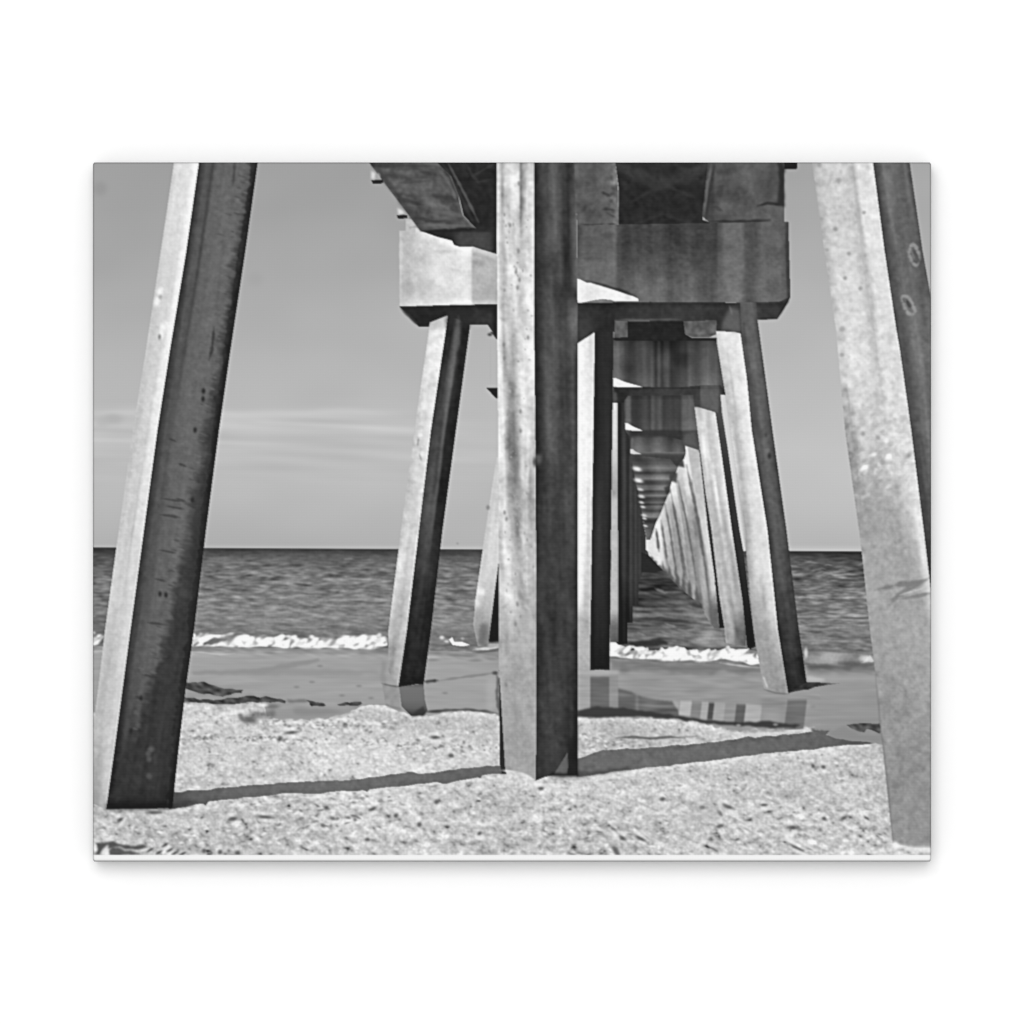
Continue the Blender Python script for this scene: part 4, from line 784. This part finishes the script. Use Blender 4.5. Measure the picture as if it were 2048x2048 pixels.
    e = np.minimum(np.minimum(X - X0, X1 - X), np.minimum((Y - Y0), (Y1 - Y)))
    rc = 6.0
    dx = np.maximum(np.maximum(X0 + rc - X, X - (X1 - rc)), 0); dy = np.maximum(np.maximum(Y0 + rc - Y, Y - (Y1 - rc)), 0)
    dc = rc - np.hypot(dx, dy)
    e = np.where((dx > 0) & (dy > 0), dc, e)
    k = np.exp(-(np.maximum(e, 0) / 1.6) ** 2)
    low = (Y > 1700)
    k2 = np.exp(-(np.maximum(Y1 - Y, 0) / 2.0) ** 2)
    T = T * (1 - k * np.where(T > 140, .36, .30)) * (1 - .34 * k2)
    ID[e < -.6] = 0
paint()
#ENDPAINT

# --------------------------------------------------------------------------
# 2. The things: wall, canvas, printed picture, lamp, camera
# --------------------------------------------------------------------------
import bpy, bmesh

S = 0.61 / 1677.0            # metres per print unit
DEPTH = 0.021                # how far the canvas stands off the wall
LIGHT = 1.30                 # radiance of a white matt surface under the lamps

def wx(px): return (px - 1024.0) * S
def wz(py): return (1024.0 - py) * S

sc = bpy.context.scene
col = sc.collection

def new_obj(name, me, parent=None, mat=None):
    o = bpy.data.objects.new(name, me); col.objects.link(o)
    if parent is not None: o.parent = parent
    if mat is not None: me.materials.append(mat)
    return o

def node_mat(name):
    m = bpy.data.materials.new(name); m.use_nodes = True
    nt = m.node_tree
    b = nt.nodes['Principled BSDF']
    b.inputs['Roughness'].default_value = .9
    b.inputs['Specular IOR Level'].default_value = 0.0
    return m, nt, b

def math_node(nt, op, a, b):
    n = nt.nodes.new('ShaderNodeMath'); n.operation = op
    for k, v in enumerate((a, b)):
        if isinstance(v, (int, float)): n.inputs[k].default_value = v
        else: nt.links.new(v, n.inputs[k])
    return n.outputs[0]

def weave(nt):
    """woven cotton: two crossed sets of threads and a little unevenness"""
    tc = nt.nodes.new('ShaderNodeTexCoord')
    out = []
    for ax, sc_ in (('Z', 1.0), ('X', 1.0)):
        w = nt.nodes.new('ShaderNodeTexWave'); w.wave_type = 'BANDS'; w.bands_direction = ax
        w.inputs['Scale'].default_value = 160.0 * sc_; w.inputs['Distortion'].default_value = 1.5
        w.inputs['Detail Scale'].default_value = 3.0
        nt.links.new(tc.outputs['Object'], w.inputs['Vector']); out.append(w.outputs['Fac'])
    n = nt.nodes.new('ShaderNodeTexNoise'); n.inputs['Scale'].default_value = 900.0; n.inputs['Detail'].default_value = 2.0
    nt.links.new(tc.outputs['Object'], n.inputs['Vector'])
    s = math_node(nt, 'ADD', out[0], math_node(nt, 'MULTIPLY', out[1], .5))
    return math_node(nt, 'ADD', s, n.outputs['Fac'])

# printed ink on cotton: reflectance of the ink from the print, texture from the weave
ink, nt, bs = node_mat('printed_cotton')
at = nt.nodes.new('ShaderNodeAttribute'); at.attribute_name = 'ink'
wv = weave(nt)
f = math_node(nt, 'ADD', math_node(nt, 'MULTIPLY', wv, .022), 1.0 - .022 * 1.25)
val = math_node(nt, 'MULTIPLY', at.outputs['Fac'], f)
cmb = nt.nodes.new('ShaderNodeCombineColor')
for k in range(3): nt.links.new(val, cmb.inputs[k])
nt.links.new(cmb.outputs[0], bs.inputs['Base Color'])

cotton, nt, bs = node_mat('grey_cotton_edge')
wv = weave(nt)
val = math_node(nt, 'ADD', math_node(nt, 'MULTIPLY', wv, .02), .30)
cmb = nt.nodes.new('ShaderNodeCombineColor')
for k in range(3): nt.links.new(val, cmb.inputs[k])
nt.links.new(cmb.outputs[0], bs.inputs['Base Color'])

paintm, nt, bs = node_mat('white_wall_paint')
tc = nt.nodes.new('ShaderNodeTexCoord')
n1 = nt.nodes.new('ShaderNodeTexNoise'); n1.inputs['Scale'].default_value = 60.0; n1.inputs['Detail'].default_value = 4.0
nt.links.new(tc.outputs['Object'], n1.inputs['Vector'])
v = math_node(nt, 'ADD', math_node(nt, 'MULTIPLY', n1.outputs['Fac'], .01), .845)
cmb = nt.nodes.new('ShaderNodeCombineColor')
for k in range(3): nt.links.new(v, cmb.inputs[k])
nt.links.new(cmb.outputs[0], bs.inputs['Base Color'])

# wall -------------------------------------------------------------------------
bm = bmesh.new()
vs = [bm.verts.new((x, 0, z)) for x, z in ((-3, -2), (3, -2), (3, 2), (-3, 2))]
bm.faces.new(vs)
me = bpy.data.meshes.new('wall'); bm.to_mesh(me); bm.free()
wall = new_obj('wall', me, None, paintm)
wall['kind'] = 'structure'

# the canvas: an Empty at its lower edge on the wall, parts below it ---------------
root = bpy.data.objects.new('canvas_print', None); col.objects.link(root)
root.empty_display_size = .05
root.location = (0, 0, wz(1723))
root['label'] = 'stretched canvas print of a black-and-white beach seen from beneath a concrete pier, on white wall'
root['category'] = 'canvas print'
OX, OY, OZ = root.location

def local(co):
    co = np.array(co, float); co[:, 0] -= OX; co[:, 1] -= OY; co[:, 2] -= OZ
    return co

# body: rounded corners, folded cotton round a stretcher
bm = bmesh.new()
r = 6.5; x0, x1, y0, y1 = 185.6, 1862.4, 324.7, 1723.3
ring = []
for cx, cy, a0 in ((x1 - r, y0 + r, -90), (x1 - r, y1 - r, 0), (x0 + r, y1 - r, 90), (x0 + r, y0 + r, 180)):
    for k in range(9):
        a = math.radians(a0 + k * 90 / 8.0)
        ring.append((cx + r * math.cos(a), cy + r * math.sin(a)))
lay = []
for inset, yy in ((0.0, -.0015), (0.0, -DEPTH + .0011), (.35, -DEPTH + .0006), (1.0, -DEPTH + .00025)):
    loop = []
    for (px, py) in ring:
        vx, vy = px - 1024, py - 1024
        qx = px - math.copysign(inset, vx); qy = py - math.copysign(inset, vy)
        loop.append(bm.verts.new((wx(qx) - OX, yy - OY, wz(qy) - OZ)))
    lay.append(loop)
for a, b in zip(lay[:-1], lay[1:]):
    for k in range(len(a)):
        bm.faces.new((a[k], a[(k + 1) % len(a)], b[(k + 1) % len(a)], b[k]))
bm.faces.new(lay[-1]); bm.faces.new(list(reversed(lay[0])))
bmesh.ops.recalc_face_normals(bm, faces=bm.faces)
me = bpy.data.meshes.new('stretched_canvas'); bm.to_mesh(me); bm.free()
body = new_obj('stretched_canvas', me, root, cotton)
body['label'] = 'cotton edge folded over the stretcher'

# printed areas: cells of one print, butted edge to edge, each part its own mesh
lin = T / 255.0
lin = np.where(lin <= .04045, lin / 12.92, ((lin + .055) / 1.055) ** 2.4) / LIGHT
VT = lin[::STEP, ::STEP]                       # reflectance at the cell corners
CI = ID[1::STEP, 1::STEP]                      # part of each cell
NR, NC = CI.shape
vx = wx(xs[::STEP].astype(float)); vz = wz(ys[::STEP].astype(float))
objs = {}
for pid, (name, par, label) in enumerate(PARTS, 1):
    rr, cc = np.nonzero(CI == pid)
    if len(rr) == 0:
        print('empty part', pid, name); continue
    nv = NC + 1
    q = np.stack([rr * nv + cc, (rr + 1) * nv + cc, (rr + 1) * nv + cc + 1, rr * nv + cc + 1], 1)
    u, inv = np.unique(q.ravel(), return_inverse=True)
    ur, uc = u // nv, u % nv
    co = local(np.stack([vx[uc], np.full(len(u), -DEPTH), vz[ur]], 1))
    me = bpy.data.meshes.new(name)
    me.vertices.add(len(u)); me.vertices.foreach_set('co', co.astype(np.float32).ravel())
    me.loops.add(len(inv)); me.loops.foreach_set('vertex_index', inv.astype(np.int32))
    nf = len(rr)
    me.polygons.add(nf)
    me.polygons.foreach_set('loop_start', np.arange(0, nf * 4, 4, dtype=np.int32))
    me.update(calc_edges=True)
    a = me.attributes.new('ink', 'FLOAT', 'POINT')
    a.data.foreach_set('value', VT[ur, uc].astype(np.float32))
    o = new_obj(name, me, root if par == -1 else objs[par], ink)
    if label: o['label'] = label
    objs[pid] = o

# light: soft daylight all round and one big soft lamp, a little above and to the left ----
w = bpy.data.worlds.new('World'); sc.world = w; w.use_nodes = True
bg = w.node_tree.nodes['Background']
bg.inputs[0].default_value = (1, 1, 1, 1); bg.inputs[1].default_value = .86
KEY = LIGHT - .86
dist = 8.0; el_, az = math.radians(16), math.radians(-5)
pos = (dist * math.cos(el_) * math.sin(az), -dist * math.cos(el_) * math.cos(az), dist * math.sin(el_))
ld = bpy.data.lights.new('softbox', 'AREA'); ld.shape = 'SQUARE'; ld.size = 4.8
ld.energy = KEY * math.pi ** 2 * dist * dist / (math.cos(el_) * math.cos(az)) * 1.06
lo = bpy.data.objects.new('softbox', ld); col.objects.link(lo)
lo.location = pos
from mathutils import Vector
lo.rotation_euler = (-Vector(pos)).to_track_quat('-Z', 'Y').to_euler()

cam = bpy.data.cameras.new('camera'); co = bpy.data.objects.new('camera', cam); col.objects.link(co)
CD = 5.0
co.location = (0, -DEPTH - CD, 0); co.rotation_euler = (math.pi / 2, 0, 0)
cam.sensor_width = 36; cam.lens = 36 * CD / (2048 * S)
cam.clip_start = .1; cam.clip_end = 100
sc.camera = co
sc.view_settings.view_transform = 'Standard'; sc.view_settings.look = 'None'
sc.view_settings.exposure = 0; sc.view_settings.gamma = 1; sc.view_settings.use_curve_mapping = False
